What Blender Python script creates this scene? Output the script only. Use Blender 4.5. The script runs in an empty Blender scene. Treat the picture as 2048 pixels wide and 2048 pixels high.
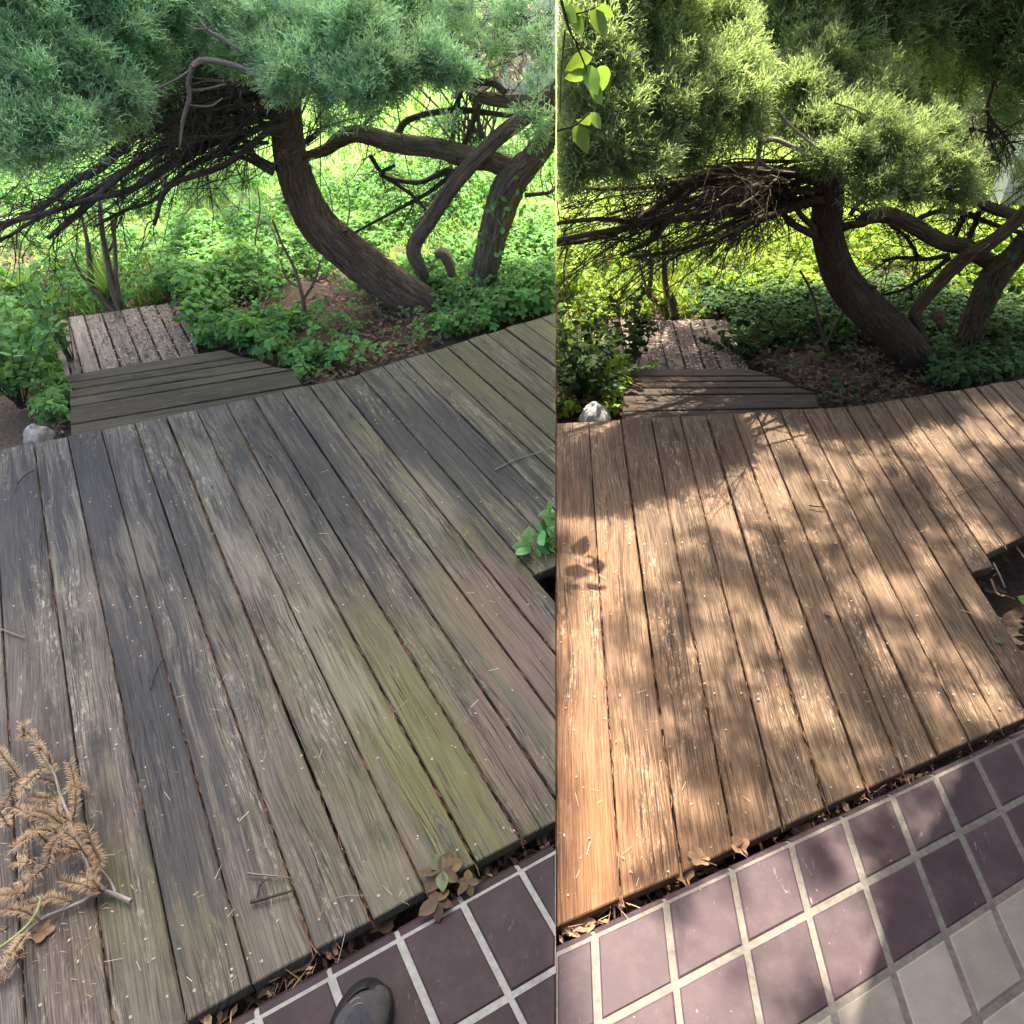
import bpy, math, random
import numpy as np
from mathutils import Vector
rng = np.random.default_rng(7)
random.seed(7)
R = math.radians
S = bpy.context.scene
COL = S.collection

# ------------------------------------------------------------------ camera
HC, PITCH, FPX, CX, CY = 1.65, R(38.8), 1480.0, 1112.0, 1024.0
cd = bpy.data.cameras.new("camera")
cam = bpy.data.objects.new("camera", cd); COL.objects.link(cam)
cam.location = (0, 0, HC); cam.rotation_euler = (math.pi/2 - PITCH, 0, 0)
cd.sensor_width = 36; cd.lens = FPX/2048*36; cd.shift_x = -(CX-1024)/2048
cd.clip_start = 0.02; cd.clip_end = 900
S.camera = cam
# ------------------------------------------------------------------ sky, sun, exposure
SUN_EL, SUN_AZ = R(60), 0.0            # the sun stands straight ahead, high
w = bpy.data.worlds.new("World"); S.world = w; w.use_nodes = True
nt = w.node_tree
sky = nt.nodes.new("ShaderNodeTexSky"); sky.sky_type = 'NISHITA'; sky.sun_disc = False
sky.sun_elevation = SUN_EL; sky.sun_rotation = SUN_AZ; sky.air_density = 1.0; sky.dust_density = 5.0; sky.ozone_density = 0.2
bg = nt.nodes["Background"]; bg.inputs[1].default_value = 0.14
nt.links.new(sky.outputs[0], bg.inputs[0])
sd = bpy.data.lights.new("sun", 'SUN'); sd.energy = 5.0; sd.angle = R(0.5); sd.color = (1, .91, .76)
sun = bpy.data.objects.new("sun", sd); COL.objects.link(sun)
SV = Vector((math.sin(SUN_AZ)*math.cos(SUN_EL), math.cos(SUN_AZ)*math.cos(SUN_EL), math.sin(SUN_EL)))
sun.rotation_euler = SV.to_track_quat('Z', 'Y').to_euler(); sun.location = (0, 12, 15)
S.view_settings.view_transform = 'Standard'; S.view_settings.look = 'None'
S.view_settings.exposure = 2.25; S.view_settings.gamma = 1; S.view_settings.use_curve_mapping = False
S.render.engine = 'CYCLES'
S.cycles.max_bounces = 8; S.cycles.diffuse_bounces = 6; S.cycles.transmission_bounces = 4; S.cycles.transparent_max_bounces = 4
S.cycles.caustics_reflective = False; S.cycles.caustics_refractive = False
COTEL = 1/math.tan(SUN_EL)

# ------------------------------------------------------------------ measuring: photograph pixel -> place
cp, sp = math.cos(PITCH), math.sin(PITCH)
def ray(px, py):
    a, b = (px-CX)/FPX, (py-CY)/FPX
    return np.array([a, cp - b*sp, -sp - b*cp])
def G(px, py, z=0.0):                 # on the level z
    d = ray(px, py); t = (z-HC)/d[2]
    return np.array([d[0]*t, d[1]*t, z])
def P(px, py, Y):                     # at the distance Y
    d = ray(px, py); t = Y/d[1]
    return np.array([d[0]*t, Y, HC+d[2]*t])
def mpp(p):                           # metres per photo pixel at a point
    return (p[1]*cp - (p[2]-HC)*sp)/FPX
def proj(pts):
    pts = np.asarray(pts, float)
    dx, dy, dz = pts[:,0], pts[:,1], pts[:,2]-HC
    zc = np.maximum(dy*cp - dz*sp, 1e-6); yc = -(dy*sp + dz*cp)
    return np.stack([CX + FPX*dx/zc, CY + FPX*yc/zc], 1)
def inpoly(pts, poly):
    x, y = pts[:,0], pts[:,1]; c = np.zeros(len(x), bool); n = len(poly)
    for i in range(n):
        x1, y1 = poly[i]; x2, y2 = poly[(i+1) % n]
        if y1 == y2: continue
        k = ((y1 > y) != (y2 > y)) & (x < (x2-x1)*(y-y1)/(y2-y1)+x1)
        c ^= k
    return c

# ------------------------------------------------------------------ materials
def mat(name):
    m = bpy.data.materials.new(name); m.use_nodes = True
    t = m.node_tree; t.nodes.clear()
    o = t.nodes.new("ShaderNodeOutputMaterial")
    return m, t, o
class N:                              # small node-writing helper
    def __init__(s, t): s.t = t
    def n(s, typ, **kw):
        x = s.t.nodes.new(typ)
        for k, v in kw.items(): setattr(x, k, v)
        return x
    def put(s, sock, v):
        if hasattr(v, "is_output") or hasattr(v, "links"): s.t.links.new(v, sock)
        else:
            try: sock.default_value = v
            except Exception:
                sock.default_value = (*v, 1) if len(v) == 3 else v
    def math(s, op, a, b=0.0, c=None, clamp=False):
        x = s.n("ShaderNodeMath", operation=op); x.use_clamp = clamp
        s.put(x.inputs[0], a); s.put(x.inputs[1], b)
        if c is not None: s.put(x.inputs[2], c)
        return x.outputs[0]
    def ramp(s, v, lo, hi):           # clamped linear 0..1
        x = s.n("ShaderNodeMapRange"); s.put(x.inputs[0], v); x.inputs[1].default_value = lo; x.inputs[2].default_value = hi
        return x.outputs[0]
    def mix(s, f, a, b, blend='MIX'):
        x = s.n("ShaderNodeMix", data_type='RGBA', blend_type=blend)
        s.put(x.inputs[0], f)
        for sock, v in ((x.inputs[6], a), (x.inputs[7], b)):
            s.put(sock, (*v, 1) if isinstance(v, tuple) and len(v) == 3 else v)
        return x.outputs[2]
    def vmul(s, v, k, add=None):
        x = s.n("ShaderNodeVectorMath", operation='MULTIPLY'); s.put(x.inputs[0], v); x.inputs[1].default_value = k
        if add is None: return x.outputs[0]
        y = s.n("ShaderNodeVectorMath", operation='ADD'); s.put(y.inputs[0], x.outputs[0]); s.put(y.inputs[1], add)
        return y.outputs[0]
    def noise(s, v, scale=1.0, detail=4, rough=.55, dist=0.0):
        x = s.n("ShaderNodeTexNoise"); s.put(x.inputs["Vector"], v); x.inputs["Scale"].default_value = scale
        x.inputs["Detail"].default_value = detail; x.inputs["Roughness"].default_value = rough; x.inputs["Distortion"].default_value = dist
        return x.outputs["Fac"]
    def pos(s): return s.n("ShaderNodeNewGeometry").outputs["Position"]
    def xyz(s, v): return s.n("ShaderNodeSeparateXYZ"), v
    def attr(s, nm): return s.n("ShaderNodeAttribute", attribute_name=nm).outputs["Fac"]

def wood_mat(name, cols, moss=0.0, stain=0.5, fleck=0.5, crack=1.0, tint=None, vary=.5, spots=()):
    """weathered board: cols = (dark, mid, light); grain follows the board's own length"""
    m, t, o = mat(name); h = N(t)
    uv = h.n("ShaderNodeUVMap").outputs[0]
    rnd = h.n("ShaderNodeObjectInfo").outputs["Random"]
    off = h.n("ShaderNodeCombineXYZ"); h.put(off.inputs[0], h.math('MULTIPLY', rnd, 41.0)); h.put(off.inputs[1], h.math('MULTIPLY', rnd, 97.0)); h.put(off.inputs[2], h.math('MULTIPLY', rnd, 13.0))
    off = off.outputs[0]
    pos = h.pos()
    # slow bend of the grain
    bend = h.noise(h.vmul(uv, (6, 1.6, 1), off), 1, 2)
    sx = h.n("ShaderNodeSeparateXYZ"); h.put(sx.inputs[0], uv)
    # knots
    vo = h.n("ShaderNodeTexVoronoi"); h.put(vo.inputs["Vector"], h.vmul(uv, (7.5, 1.5, 1), off)); vo.inputs["Scale"].default_value = 1
    kd = vo.outputs["Distance"]
    knot = h.ramp(kd, .19, .08)
    knear = h.ramp(kd, .5, .05)
    ub = h.math('ADD', sx.outputs[0], h.math('ADD', h.math('MULTIPLY', bend, .022), h.math('MULTIPLY', knear, .020)))
    cv = h.n("ShaderNodeCombineXYZ"); h.put(cv.inputs[0], ub); h.put(cv.inputs[1], sx.outputs[1]); h.put(cv.inputs[2], 0.0)
    gv = cv.outputs[0]
    fine = h.noise(h.vmul(gv, (330, 7.0, 1), off), 1, 6, .72)
    mid = h.noise(h.vmul(gv, (70, 1.8, 1), off), 1, 4, .6)
    cr = h.noise(h.vmul(gv, (75, .9, 1), off), 1, 2, .45)
    crm = h.noise(h.vmul(uv, (13, 1.6, 1), off), 1, 3)
    ck = h.math('MULTIPLY', h.ramp(h.math('ABSOLUTE', h.math('SUBTRACT', cr, .5)), .016, .005), h.ramp(crm, .44, .56))
    cr2 = h.noise(h.vmul(gv, (150, 1.7, 1), off), 1, 2, .45)
    ck2 = h.math('MULTIPLY', h.ramp(h.math('ABSOLUTE', h.math('SUBTRACT', cr2, .5)), .02, .004), h.ramp(crm, .36, .56))
    ck = h.math('MAXIMUM', ck, h.math('MULTIPLY', ck2, .75))
    col = h.mix(h.ramp(mid, .36, .64), cols[0], cols[1])
    patch = h.noise(h.vmul(uv, (11, 2.3, 1), off), 1, 5, .65)
    col = h.mix(h.math('MULTIPLY', h.ramp(fine, .44, .66), h.math('ADD', .25, h.math('MULTIPLY', h.ramp(patch, .38, .62), .75))), col, cols[2])
    col = h.mix(h.math('MULTIPLY', h.ramp(fine, .47, .32), .6), col, tuple(x*.5 for x in cols[0]))
    # per-board tone
    hv = h.n("ShaderNodeHueSaturation"); h.put(hv.inputs["Color"], col)
    h.put(hv.inputs["Value"], h.math('ADD', h.math('MULTIPLY', rnd, vary), 1-vary/2)); h.put(hv.inputs["Saturation"], 1.0)
    col = hv.outputs[0]
    if tint:                                                        # second weathering colour in broad patches along x / y
        fx, c2, sc = tint
        sp_ = h.n("ShaderNodeSeparateXYZ"); h.put(sp_.inputs[0], pos)
        g = h.math('ADD', h.math('MULTIPLY', sp_.outputs[0], fx[0]), h.math('MULTIPLY', sp_.outputs[1], fx[1]))
        g = h.math('ADD', h.math('ADD', g, fx[2]), h.math('MULTIPLY', h.math('SUBTRACT', h.noise(pos, sc, 5, .6), .5), 2.2), clamp=True)
        col = h.mix(h.math('MULTIPLY', g, .85), col, h.mix(h.ramp(fine, .40, .62), tuple(x*.5 for x in c2), h.mix(h.ramp(mid, .4, .65), c2, tuple(x*1.25 for x in c2))))
    # pale worn flecks
    fl = h.math('MULTIPLY', h.ramp(h.noise(h.vmul(gv, (120, 22, 1), off), 1, 6, .8), .52, .60), h.ramp(h.noise(h.vmul(uv, (12, 1.7, 1), off), 1, 5, .7), .48, .62))
    col = h.mix(h.math('MULTIPLY', fl, fleck), col, tuple(min(.62, x*1.75+.05) for x in cols[2]))
    # dark damp stains
    st = h.math('MULTIPLY', h.ramp(h.noise(h.vmul(uv, (13, 2.4, 1), off), 1, 6, .68), .46, .62), h.ramp(h.noise(pos, 2.1, 5, .62), .40, .56))
    col = h.mix(h.math('MULTIPLY', st, stain), col, tuple(x*.42 for x in cols[0]))
    if moss > 0:
        sp_ = h.n("ShaderNodeSeparateXYZ"); h.put(sp_.inputs[0], pos)
        reg = h.math('ADD', h.math('MULTIPLY', sp_.outputs[0], .42), h.math('MULTIPLY', sp_.outputs[1], .10))   # greener to the east, where it stays damp
        ms = h.math('ADD', h.math('ADD', reg, .40), h.math('MULTIPLY', h.math('SUBTRACT', h.math('ADD', h.math('MULTIPLY', h.noise(pos, 2.6, 5, .62), .5), h.math('MULTIPLY', h.noise(h.vmul(gv, (19, 2.6, 1), off), 1, 6, .7), .5)), .5), 3.4))
        ms = h.math('MULTIPLY', ms, moss, clamp=True)
        ms = h.math('MULTIPLY', ms, h.math('ADD', h.math('MULTIPLY', h.ramp(fine, .3, .62), .6), .4))
        col = h.mix(ms, col, h.mix(h.noise(pos, 9, 4), (.085, .095, .032), (.19, .19, .075)))
    for cpt, rad, c2, stg in spots:                                 # single worn or stained places
        vs = h.n("ShaderNodeVectorMath", operation='SUBTRACT'); h.put(vs.inputs[0], pos); vs.inputs[1].default_value = tuple(cpt)
        va = h.n("ShaderNodeVectorMath", operation='DOT_PRODUCT'); h.put(va.inputs[0], vs.outputs[0]); va.inputs[1].default_value = (-.53*.42, .848*.42, 0)   # runs out along the boards
        vb = h.n("ShaderNodeVectorMath", operation='DOT_PRODUCT'); h.put(vb.inputs[0], vs.outputs[0]); vb.inputs[1].default_value = (.848*1.15, .53*1.15, 0)
        dist = h.math('SQRT', h.math('ADD', h.math('MULTIPLY', va.outputs["Value"], va.outputs["Value"]), h.math('MULTIPLY', vb.outputs["Value"], vb.outputs["Value"])))
        dd = h.math('ADD', dist, h.math('MULTIPLY', h.math('SUBTRACT', h.noise(h.vmul(gv, (34, 1.5, 1), off), 1, 6, .74), .5), rad*4.2)); dd = h.math('ADD', dd, h.math('MULTIPLY', h.math('SUBTRACT', rnd, .5), rad*.45))
        col = h.mix(h.math('MULTIPLY', h.ramp(dd, rad*1.05, rad*.55), stg), col, h.mix(h.ramp(fine, .38, .62), tuple(x*.6 for x in c2), c2))
    kc = h.math('MULTIPLY', knot, h.ramp(h.noise(h.vmul(uv, (40, 40, 1), off), 1, 2), .3, .6))
    wv = h.math('SINE', h.math('MULTIPLY', kd, 190.0))
    col = h.mix(h.math('MULTIPLY', knot, h.math('ADD', .5, h.math('MULTIPLY', wv, .4))), col, tuple(x*.55 for x in cols[1]))
    col = h.mix(h.math('MULTIPLY', ck, .9*crack), col, (.012, .011, .010))
    # speckle
    spk = h.ramp(h.noise(pos, 420, 2, .5), .3, .7)
    col = h.mix(.35, col, h.mix(spk, tuple(x*.55 for x in cols[1]), cols[2]), 'OVERLAY')
    b = h.n("ShaderNodeBsdfPrincipled"); h.put(b.inputs["Base Color"], col); b.inputs["Roughness"].default_value = .78
    b.inputs["Specular IOR Level"].default_value = .25
    hgt = h.math('SUBTRACT', h.math('ADD', h.math('MULTIPLY', fine, .5), h.math('MULTIPLY', mid, .35)), h.math('MULTIPLY', ck, 1.1))
    bp = h.n("ShaderNodeBump"); bp.inputs["Strength"].default_value = .55; bp.inputs["Distance"].default_value = .004; h.put(bp.inputs["Height"], hgt)
    h.put(b.inputs["Normal"], bp.outputs[0]); t.links.new(b.outputs[0], o.inputs[0])
    return m

def leaf_mat(name, dark, light, trans=.35, rough=.5, spec=.3, tcol=None):
    """foliage: base colour runs from dark (old growth) to light (new tips), varies from spray to spray"""
    m, t, o = mat(name); h = N(t)
    f = h.attr("tip"); r = h.attr("rnd")
    col = h.mix(h.math('ADD', h.math('MULTIPLY', f, .72), h.math('MULTIPLY', r, .28)), dark, light)
    hv = h.n("ShaderNodeHueSaturation"); h.put(hv.inputs["Color"], col); h.put(hv.inputs["Hue"], h.math('ADD', .485, h.math('MULTIPLY', r, .03)))
    h.put(hv.inputs["Value"], h.math('ADD', .72, h.math('MULTIPLY', r, .56))); col = hv.outputs[0]
    b = h.n("ShaderNodeBsdfPrincipled"); h.put(b.inputs["Base Color"], col); b.inputs["Roughness"].default_value = rough
    b.inputs["Specular IOR Level"].default_value = spec
    tr = h.n("ShaderNodeBsdfTranslucent")
    h.put(tr.inputs[0], h.mix(1.0, col, tcol or (1.5, 1.35, .6), 'MULTIPLY'))
    mx = h.n("ShaderNodeMixShader"); mx.inputs[0].default_value = trans
    t.links.new(b.outputs[0], mx.inputs[1]); t.links.new(tr.outputs[0], mx.inputs[2]); t.links.new(mx.outputs[0], o.inputs[0])
    return m

def bark_mat(name, dark, light, moss=0.0, sc=1.0, fleck=.0):
    m, t, o = mat(name); h = N(t)
    uv = h.n("ShaderNodeUVMap").outputs[0]; pos = h.pos()
    st = h.noise(h.vmul(uv, (120*sc, 12*sc, 1)), 1, 6, .74, .8)
    br = h.noise(h.vmul(uv, (26*sc, 4*sc, 1)), 1, 4, .6)
    col = h.mix(h.ramp(st, .40, .62), dark, light)
    col = h.mix(h.math('MULTIPLY', h.ramp(br, .55, .3), .6), col, tuple(x*.45 for x in dark))
    if fleck: col = h.mix(h.math('MULTIPLY', h.ramp(h.noise(h.vmul(uv, (170, 80, 1)), 1, 3, .6), .62, .70), fleck), col, (.36, .28, .19))
    if moss:
        nz = h.n("ShaderNodeNewGeometry"); sz = h.n("ShaderNodeSeparateXYZ"); h.put(sz.inputs[0], nz.outputs["Normal"])
        col = h.mix(h.math('MULTIPLY', h.math('MULTIPLY', h.ramp(h.noise(pos, 9, 5), .45, .7), h.ramp(sz.outputs[2], -.2, .8)), moss), col, (.075, .10, .03))
    b = h.n("ShaderNodeBsdfPrincipled"); h.put(b.inputs["Base Color"], col); b.inputs["Roughness"].default_value = .9; b.inputs["Specular IOR Level"].default_value = .12
    bp = h.n("ShaderNodeBump"); bp.inputs["Strength"].default_value = .9; bp.inputs["Distance"].default_value = .012
    h.put(bp.inputs["Height"], h.math('ADD', st, h.math('MULTIPLY', br, .8))); h.put(b.inputs["Normal"], bp.outputs[0])
    t.links.new(b.outputs[0], o.inputs[0]); return m

def plain_mat(name, c1, c2, scale=30, rough=.6, spec=.3, bump=.2, dist=.003, detail=5, use_rnd=0.0, coat=0.0):
    m, t, o = mat(name); h = N(t); pos = h.pos()
    f = h.noise(pos, scale, detail, .6)
    col = h.mix(h.ramp(f, .3, .7), c1, c2)
    col = h.mix(h.math('MULTIPLY', h.ramp(h.noise(pos, scale*.13, 5, .65), .5, .7), .45), col, tuple(x*.55 for x in c1))
    if use_rnd:
        rnd = h.n("ShaderNodeObjectInfo").outputs["Random"]
        hv = h.n("ShaderNodeHueSaturation"); h.put(hv.inputs["Color"], col); h.put(hv.inputs["Value"], h.math('ADD', 1-use_rnd/2, h.math('MULTIPLY', rnd, use_rnd))); col = hv.outputs[0]
    b = h.n("ShaderNodeBsdfPrincipled"); h.put(b.inputs["Base Color"], col); b.inputs["Roughness"].default_value = rough; b.inputs["Specular IOR Level"].default_value = spec
    if coat: b.inputs["Coat Weight"].default_value = coat; b.inputs["Coat Roughness"].default_value = .35
    bp = h.n("ShaderNodeBump"); bp.inputs["Strength"].default_value = bump; bp.inputs["Distance"].default_value = dist; h.put(bp.inputs["Height"], f); h.put(b.inputs["Normal"], bp.outputs[0])
    t.links.new(b.outputs[0], o.inputs[0]); return m

def tile_mat(name, c1, c2, scratch=.5, rough=.42, cloud=3.5):
    m, t, o = mat(name); h = N(t); pos = h.pos()
    rnd = h.n("ShaderNodeObjectInfo").outputs["Random"]
    cl = h.noise(h.vmul(pos, (1, 1, 1)), cloud, 5, .55)
    col = h.mix(h.ramp(cl, .3, .7), c1, c2)
    fine = h.noise(pos, 160, 4, .7)
    col = h.mix(h.math('MULTIPLY', h.ramp(fine, .55, .72), .22), col, tuple(min(1, x*1.7) for x in c2))
    sc = h.ramp(h.noise(h.vmul(pos, (90, 22, 20)), 1, 3, .6, 1.5), .655, .70)
    col = h.mix(h.math('MULTIPLY', h.math('MULTIPLY', sc, scratch), h.ramp(h.noise(pos, 6, 3), .5, .65)), col, (.24, .21, .21))
    sp = h.ramp(h.noise(pos, 75, 1, .4), .775, .80)
    col = h.mix(h.math('MULTIPLY', sp, scratch), col, (.30, .27, .26))
    hv = h.n("ShaderNodeHueSaturation"); h.put(hv.inputs["Color"], col); h.put(hv.inputs["Value"], h.math('ADD', .82, h.math('MULTIPLY', rnd, .36))); col = hv.outputs[0]
    dust = h.math('MULTIPLY', h.ramp(h.noise(pos, 14, 6, .7), .45, .75), .28)
    col = h.mix(h.math('MULTIPLY', dust, 1.5), col, tuple(min(1, x*1.5+.02) for x in c2))
    b = h.n("ShaderNodeBsdfPrincipled"); h.put(b.inputs["Base Color"], col); h.put(b.inputs["Roughness"], h.math('ADD', rough-.08, h.math('MULTIPLY', cl, .25))); b.inputs["Specular IOR Level"].default_value = .2
    bp = h.n("ShaderNodeBump"); bp.inputs["Strength"].default_value = .12; bp.inputs["Distance"].default_value = .002; h.put(bp.inputs["Height"], fine); h.put(b.inputs["Normal"], bp.outputs[0])
    t.links.new(b.outputs[0], o.inputs[0]); return m

def ground_mat(name, soil, soil2, lawn1, lawn2, edge):
    m, t, o = mat(name); h = N(t); pos = h.pos()
    s = h.n("ShaderNodeSeparateXYZ"); h.put(s.inputs[0], pos)
    n1 = h.noise(pos, 2.2, 5, .6); n2 = h.noise(h.vmul(pos, (1, .45, 1)), 26, 5, .7); n3 = h.noise(pos, .35, 4)
    sc = h.mix(h.ramp(h.noise(pos, 55, 5, .7), .3, .7), soil, soil2)
    gc = h.mix(h.ramp(n2, .3, .7), lawn1, lawn2)
    gc = h.mix(h.math('MULTIPLY', h.ramp(n3, .55, .75), .35), gc, (.16, .13, .06))
    f = h.ramp(h.math('ADD', s.outputs[1], h.math('MULTIPLY', n1, 2.0)), edge, edge+1.6)
    b = h.n("ShaderNodeBsdfPrincipled"); h.put(b.inputs["Base Color"], h.mix(f, sc, gc)); b.inputs["Roughness"].default_value = .95; b.inputs["Specular IOR Level"].default_value = .1
    bp = h.n("ShaderNodeBump"); bp.inputs["Strength"].default_value = .8; bp.inputs["Distance"].default_value = .03; h.put(bp.inputs["Height"], h.noise(pos, 40, 5, .7)); h.put(b.inputs["Normal"], bp.outputs[0])
    t.links.new(b.outputs[0], o.inputs[0]); return m

M = {}
M['deck_L'] = wood_mat("grey_weathered_wood", ((0.0651, 0.0636, 0.0622), (0.1221, 0.1162, 0.1058), (0.2294, 0.2109, 0.1702)), moss=.9, stain=.8, fleck=.75,
                       tint=((-.05, -.55, 1.12), (.17, .135, .112), 2.2), spots=(
    [(G(x, y), r, (.21, .145, .125), .75) for x, y, r in ((1010, 1240, .17), (1060, 1330, .12), (1000, 1500, .09))]
    + [(G(x, y), r*1.15, (.046, .048, .054), .74) for x, y, r in ((660, 960, .22), (520, 1000, .16), (900, 900, .22), (1010, 900, .2), (330, 1080, .16), (160, 980, .2), (340, 1500, .16), (300, 1340, .12), (60, 1060, .15), (1000, 780, .25))]
    + [(G(x, y), r*1.1, (.160, .165, .065), .42) for x, y, r in ((800, 1420, .16), (850, 1520, .12), (930, 1210, .08), (1020, 800, .18), (940, 730, .2), (740, 1400, .10), (900, 1650, .10), (1040, 640, .3))]
    + [(G(x, y), r*1.2, (.30, .275, .22), .38) for x, y, r in ((540, 1010, .09), (500, 1130, .08), (860, 1000, .07), (700, 1370, .07), (280, 1090, .06), (590, 1200, .1))]))
M['deck_R'] = wood_mat("brown_stained_wood", ((.066, .041, .024), (.150, .095, .058), (.325, .228, .146)), stain=.5, fleck=.6, crack=.9,
                       tint=((-1.1, -.42, 1.15), (.255, .113, .046), 1.6), vary=.42)
M['step_L'] = wood_mat("dark_damp_wood", ((.046, .039, .027), (.088, .076, .050), (.165, .146, .092)), moss=.8, stain=.8, fleck=.35)
M['step_R'] = wood_mat("dark_brown_wood", ((.046, .027, .016), (.088, .053, .031), (.155, .10, .06)), stain=.5, fleck=.25)
M['plat_L'] = wood_mat("bleached_wood", ((0.1662, 0.1466, 0.1271), (0.2639, 0.2346, 0.2003), (0.3910, 0.3519, 0.3030)), stain=.5, fleck=.6)
M['plat_R'] = wood_mat("bleached_wood_brown", ((0.0880, 0.0640, 0.0480), (0.1520, 0.1120, 0.0840), (0.2320, 0.1840, 0.1400)), stain=.35, fleck=.6)
M['tile_L'] = tile_mat("mauve_tile", (0.0201, 0.0123, 0.0150), (0.0281, 0.0173, 0.0204), rough=.58)
M['tile_R'] = tile_mat("purple_tile", (.0345, .0202, .0238), (.0520, .0312, .0350), rough=.56)
M['tile_B'] = tile_mat("beige_tile", (0.1827, 0.1530, 0.1275), (0.2253, 0.1913, 0.1598), scratch=.15, rough=.6, cloud=9)
M['grout_L'] = plain_mat("pale_grout", (0.1786, 0.1786, 0.1674), (0.2678, 0.2641, 0.2455), 90, .9, .1)
M['grout_R'] = plain_mat("cream_grout", (0.1120, 0.0980, 0.0840), (0.1750, 0.1575, 0.1330), 90, .9, .1)
M['bark_L'] = bark_mat("brown_bark", (0.0875, 0.0600, 0.0500), (0.2750, 0.1938, 0.1500), moss=.12, fleck=.6)
M['bark_R'] = bark_mat("red_brown_bark", (.045, .030, .023), (.115, .075, .055), moss=.2, fleck=.15)
M['bark2_L'] = bark_mat("stringy_bark", (0.1210, 0.0968, 0.0792), (0.3630, 0.2860, 0.2200), moss=.7, sc=.8)
M['bark2_R'] = bark_mat("stringy_brown_bark", (.06, .042, .03), (.18, .125, .085), moss=.7, sc=.8)
M['twig'] = bark_mat("dead_twig_bark", (.066, .058, .052), (.175, .152, .135))
M['twig_R'] = bark_mat("dead_twig_brown_bark", (0.0520, 0.0390, 0.0260), (0.1300, 0.0975, 0.0650))
M['grey_br'] = bark_mat("bleached_branch", (.20, .17, .15), (.42, .37, .33))
M['jun_L'] = leaf_mat("juniper_bluegreen", (.085, .175, .118), (.49, .74, .47), trans=.54, rough=.7, spec=.12, tcol=(1.2, 1.2, .8))
M['jun_R'] = leaf_mat("juniper_green", (.042, .072, .038), (.33, .42, .21), trans=.56, rough=.6, spec=.15, tcol=(1.5, 1.5, .95))
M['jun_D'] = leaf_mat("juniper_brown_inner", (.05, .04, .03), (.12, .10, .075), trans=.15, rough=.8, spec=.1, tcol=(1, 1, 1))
M['cov_L'] = leaf_mat("groundcover_green", (.065, .150, .050), (.20, .40, .12), trans=.38, rough=.75, spec=.12)
M['cov_R'] = leaf_mat("groundcover_yellowgreen", (.095, .17, .030), (.31, .44, .075), trans=.5, rough=.75, spec=.12)
M['covN_L'] = leaf_mat("seedling_green", (.075, .18, .068), (.20, .38, .15), trans=.34, rough=.75, spec=.12)
M['covN_R'] = leaf_mat("seedling_dark_green", (0.0180, 0.0330, 0.0132), (0.0480, 0.0840, 0.0300), trans=.3, rough=.75, spec=.12)
M['covS_R'] = leaf_mat("shade_toned_groundcover", (.030, .062, .024), (.085, .150, .052), trans=.28, rough=.8, spec=.08)  # darker copy of the right ground cover, with shade put into its colour
M['grass_L'] = leaf_mat("grass_green", (.13, .26, .07), (.26, .44, .15), trans=.5, rough=.8, spec=.08)
M['grass_R'] = leaf_mat("grass_yellowgreen", (.13, .21, .04), (.32, .42, .10), trans=.48, rough=.8, spec=.08)
M['litter'] = leaf_mat("dry_litter", (.085, .060, .045), (.27, .200, .150), trans=.1, rough=.8, spec=.1, tcol=(1, 1, 1))
M['litter_R'] = leaf_mat("dry_litter_dark", (.055, .034, .026), (.21, .14, .10), trans=.1, rough=.8, spec=.1, tcol=(1, 1, 1))
M['joint'] = leaf_mat("red_brown_needles", (.12, .060, .036), (.32, .185, .115), trans=.1, rough=.8, spec=.1, tcol=(1, 1, 1))
M['trench'] = leaf_mat("tan_needles_and_leaf_bits", (.15, .085, .048), (.44, .29, .18), trans=.12, rough=.8, spec=.1, tcol=(1, 1, 1))
M['chips'] = leaf_mat("pale_chips", (.28, .22, .18), (.55, .48, .42), trans=.05, rough=.8, spec=.1, tcol=(1, 1, 1))
M['straw'] = leaf_mat("straw_bits", (.26, .20, .12), (.55, .48, .33), trans=.1, rough=.7, spec=.1, tcol=(1, 1, 1))
M['fir'] = leaf_mat("dry_fir_needles", (0.1459, 0.0843, 0.0394), (0.4712, 0.3478, 0.2132), trans=.12, rough=.6, spec=.2, tcol=(1.1, 1, .8))
M['oak'] = leaf_mat("dry_oak_leaf", (.12, .065, .035), (.27, .165, .095), trans=.2, rough=.6, spec=.2, tcol=(1.2, 1, .7))
M['creeper'] = leaf_mat("reddish_creeper_leaf", (0.0510, 0.0306, 0.0153), (0.1275, 0.0833, 0.0425), trans=.2, rough=.45, spec=.3, tcol=(1.2, 1, .7))
M['creeper_g'] = leaf_mat("green_creeper_leaf", (.045, .065, .025), (.120, .140, .062), trans=.2, rough=.45, spec=.3)
M['broad_R'] = leaf_mat("sunlit_broad_leaf", (.07, .13, .03), (.16, .25, .06), trans=.45, rough=.4)
M['blossom'] = leaf_mat("pinkish_blossom", (.22, .17, .15), (.52, .43, .40), trans=.2, rough=.8, spec=.1, tcol=(1, 1, 1))
M['stone'] = plain_mat("pale_granite", (0.1664, 0.1536, 0.1344), (0.3200, 0.3008, 0.2688), 45, .85, .2, .6, .01)
M['wall'] = plain_mat("pale_render", (0.4125, 0.3975, 0.4050), (0.4950, 0.4800, 0.4800), 3, .9, .1)
M['gravel'] = plain_mat("pale_gravel", (0.2720, 0.2560, 0.2480), (0.4800, 0.4560, 0.4400), 22, .95, .1, .8, .03)
M['road'] = plain_mat("grey_asphalt", (.20, .19, .20), (.30, .28, .29), 12, .95, .1)
M['screw'] = plain_mat("dull_screw", (0.1434, 0.1434, 0.1254), (0.2688, 0.2688, 0.2240), 300, .5, .5, .1)
M['rub'] = plain_mat("black_rubber", (0.0036, 0.0039, 0.0045), (0.0078, 0.0087, 0.0102), 60, .55, .2, .3, .002)
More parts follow.
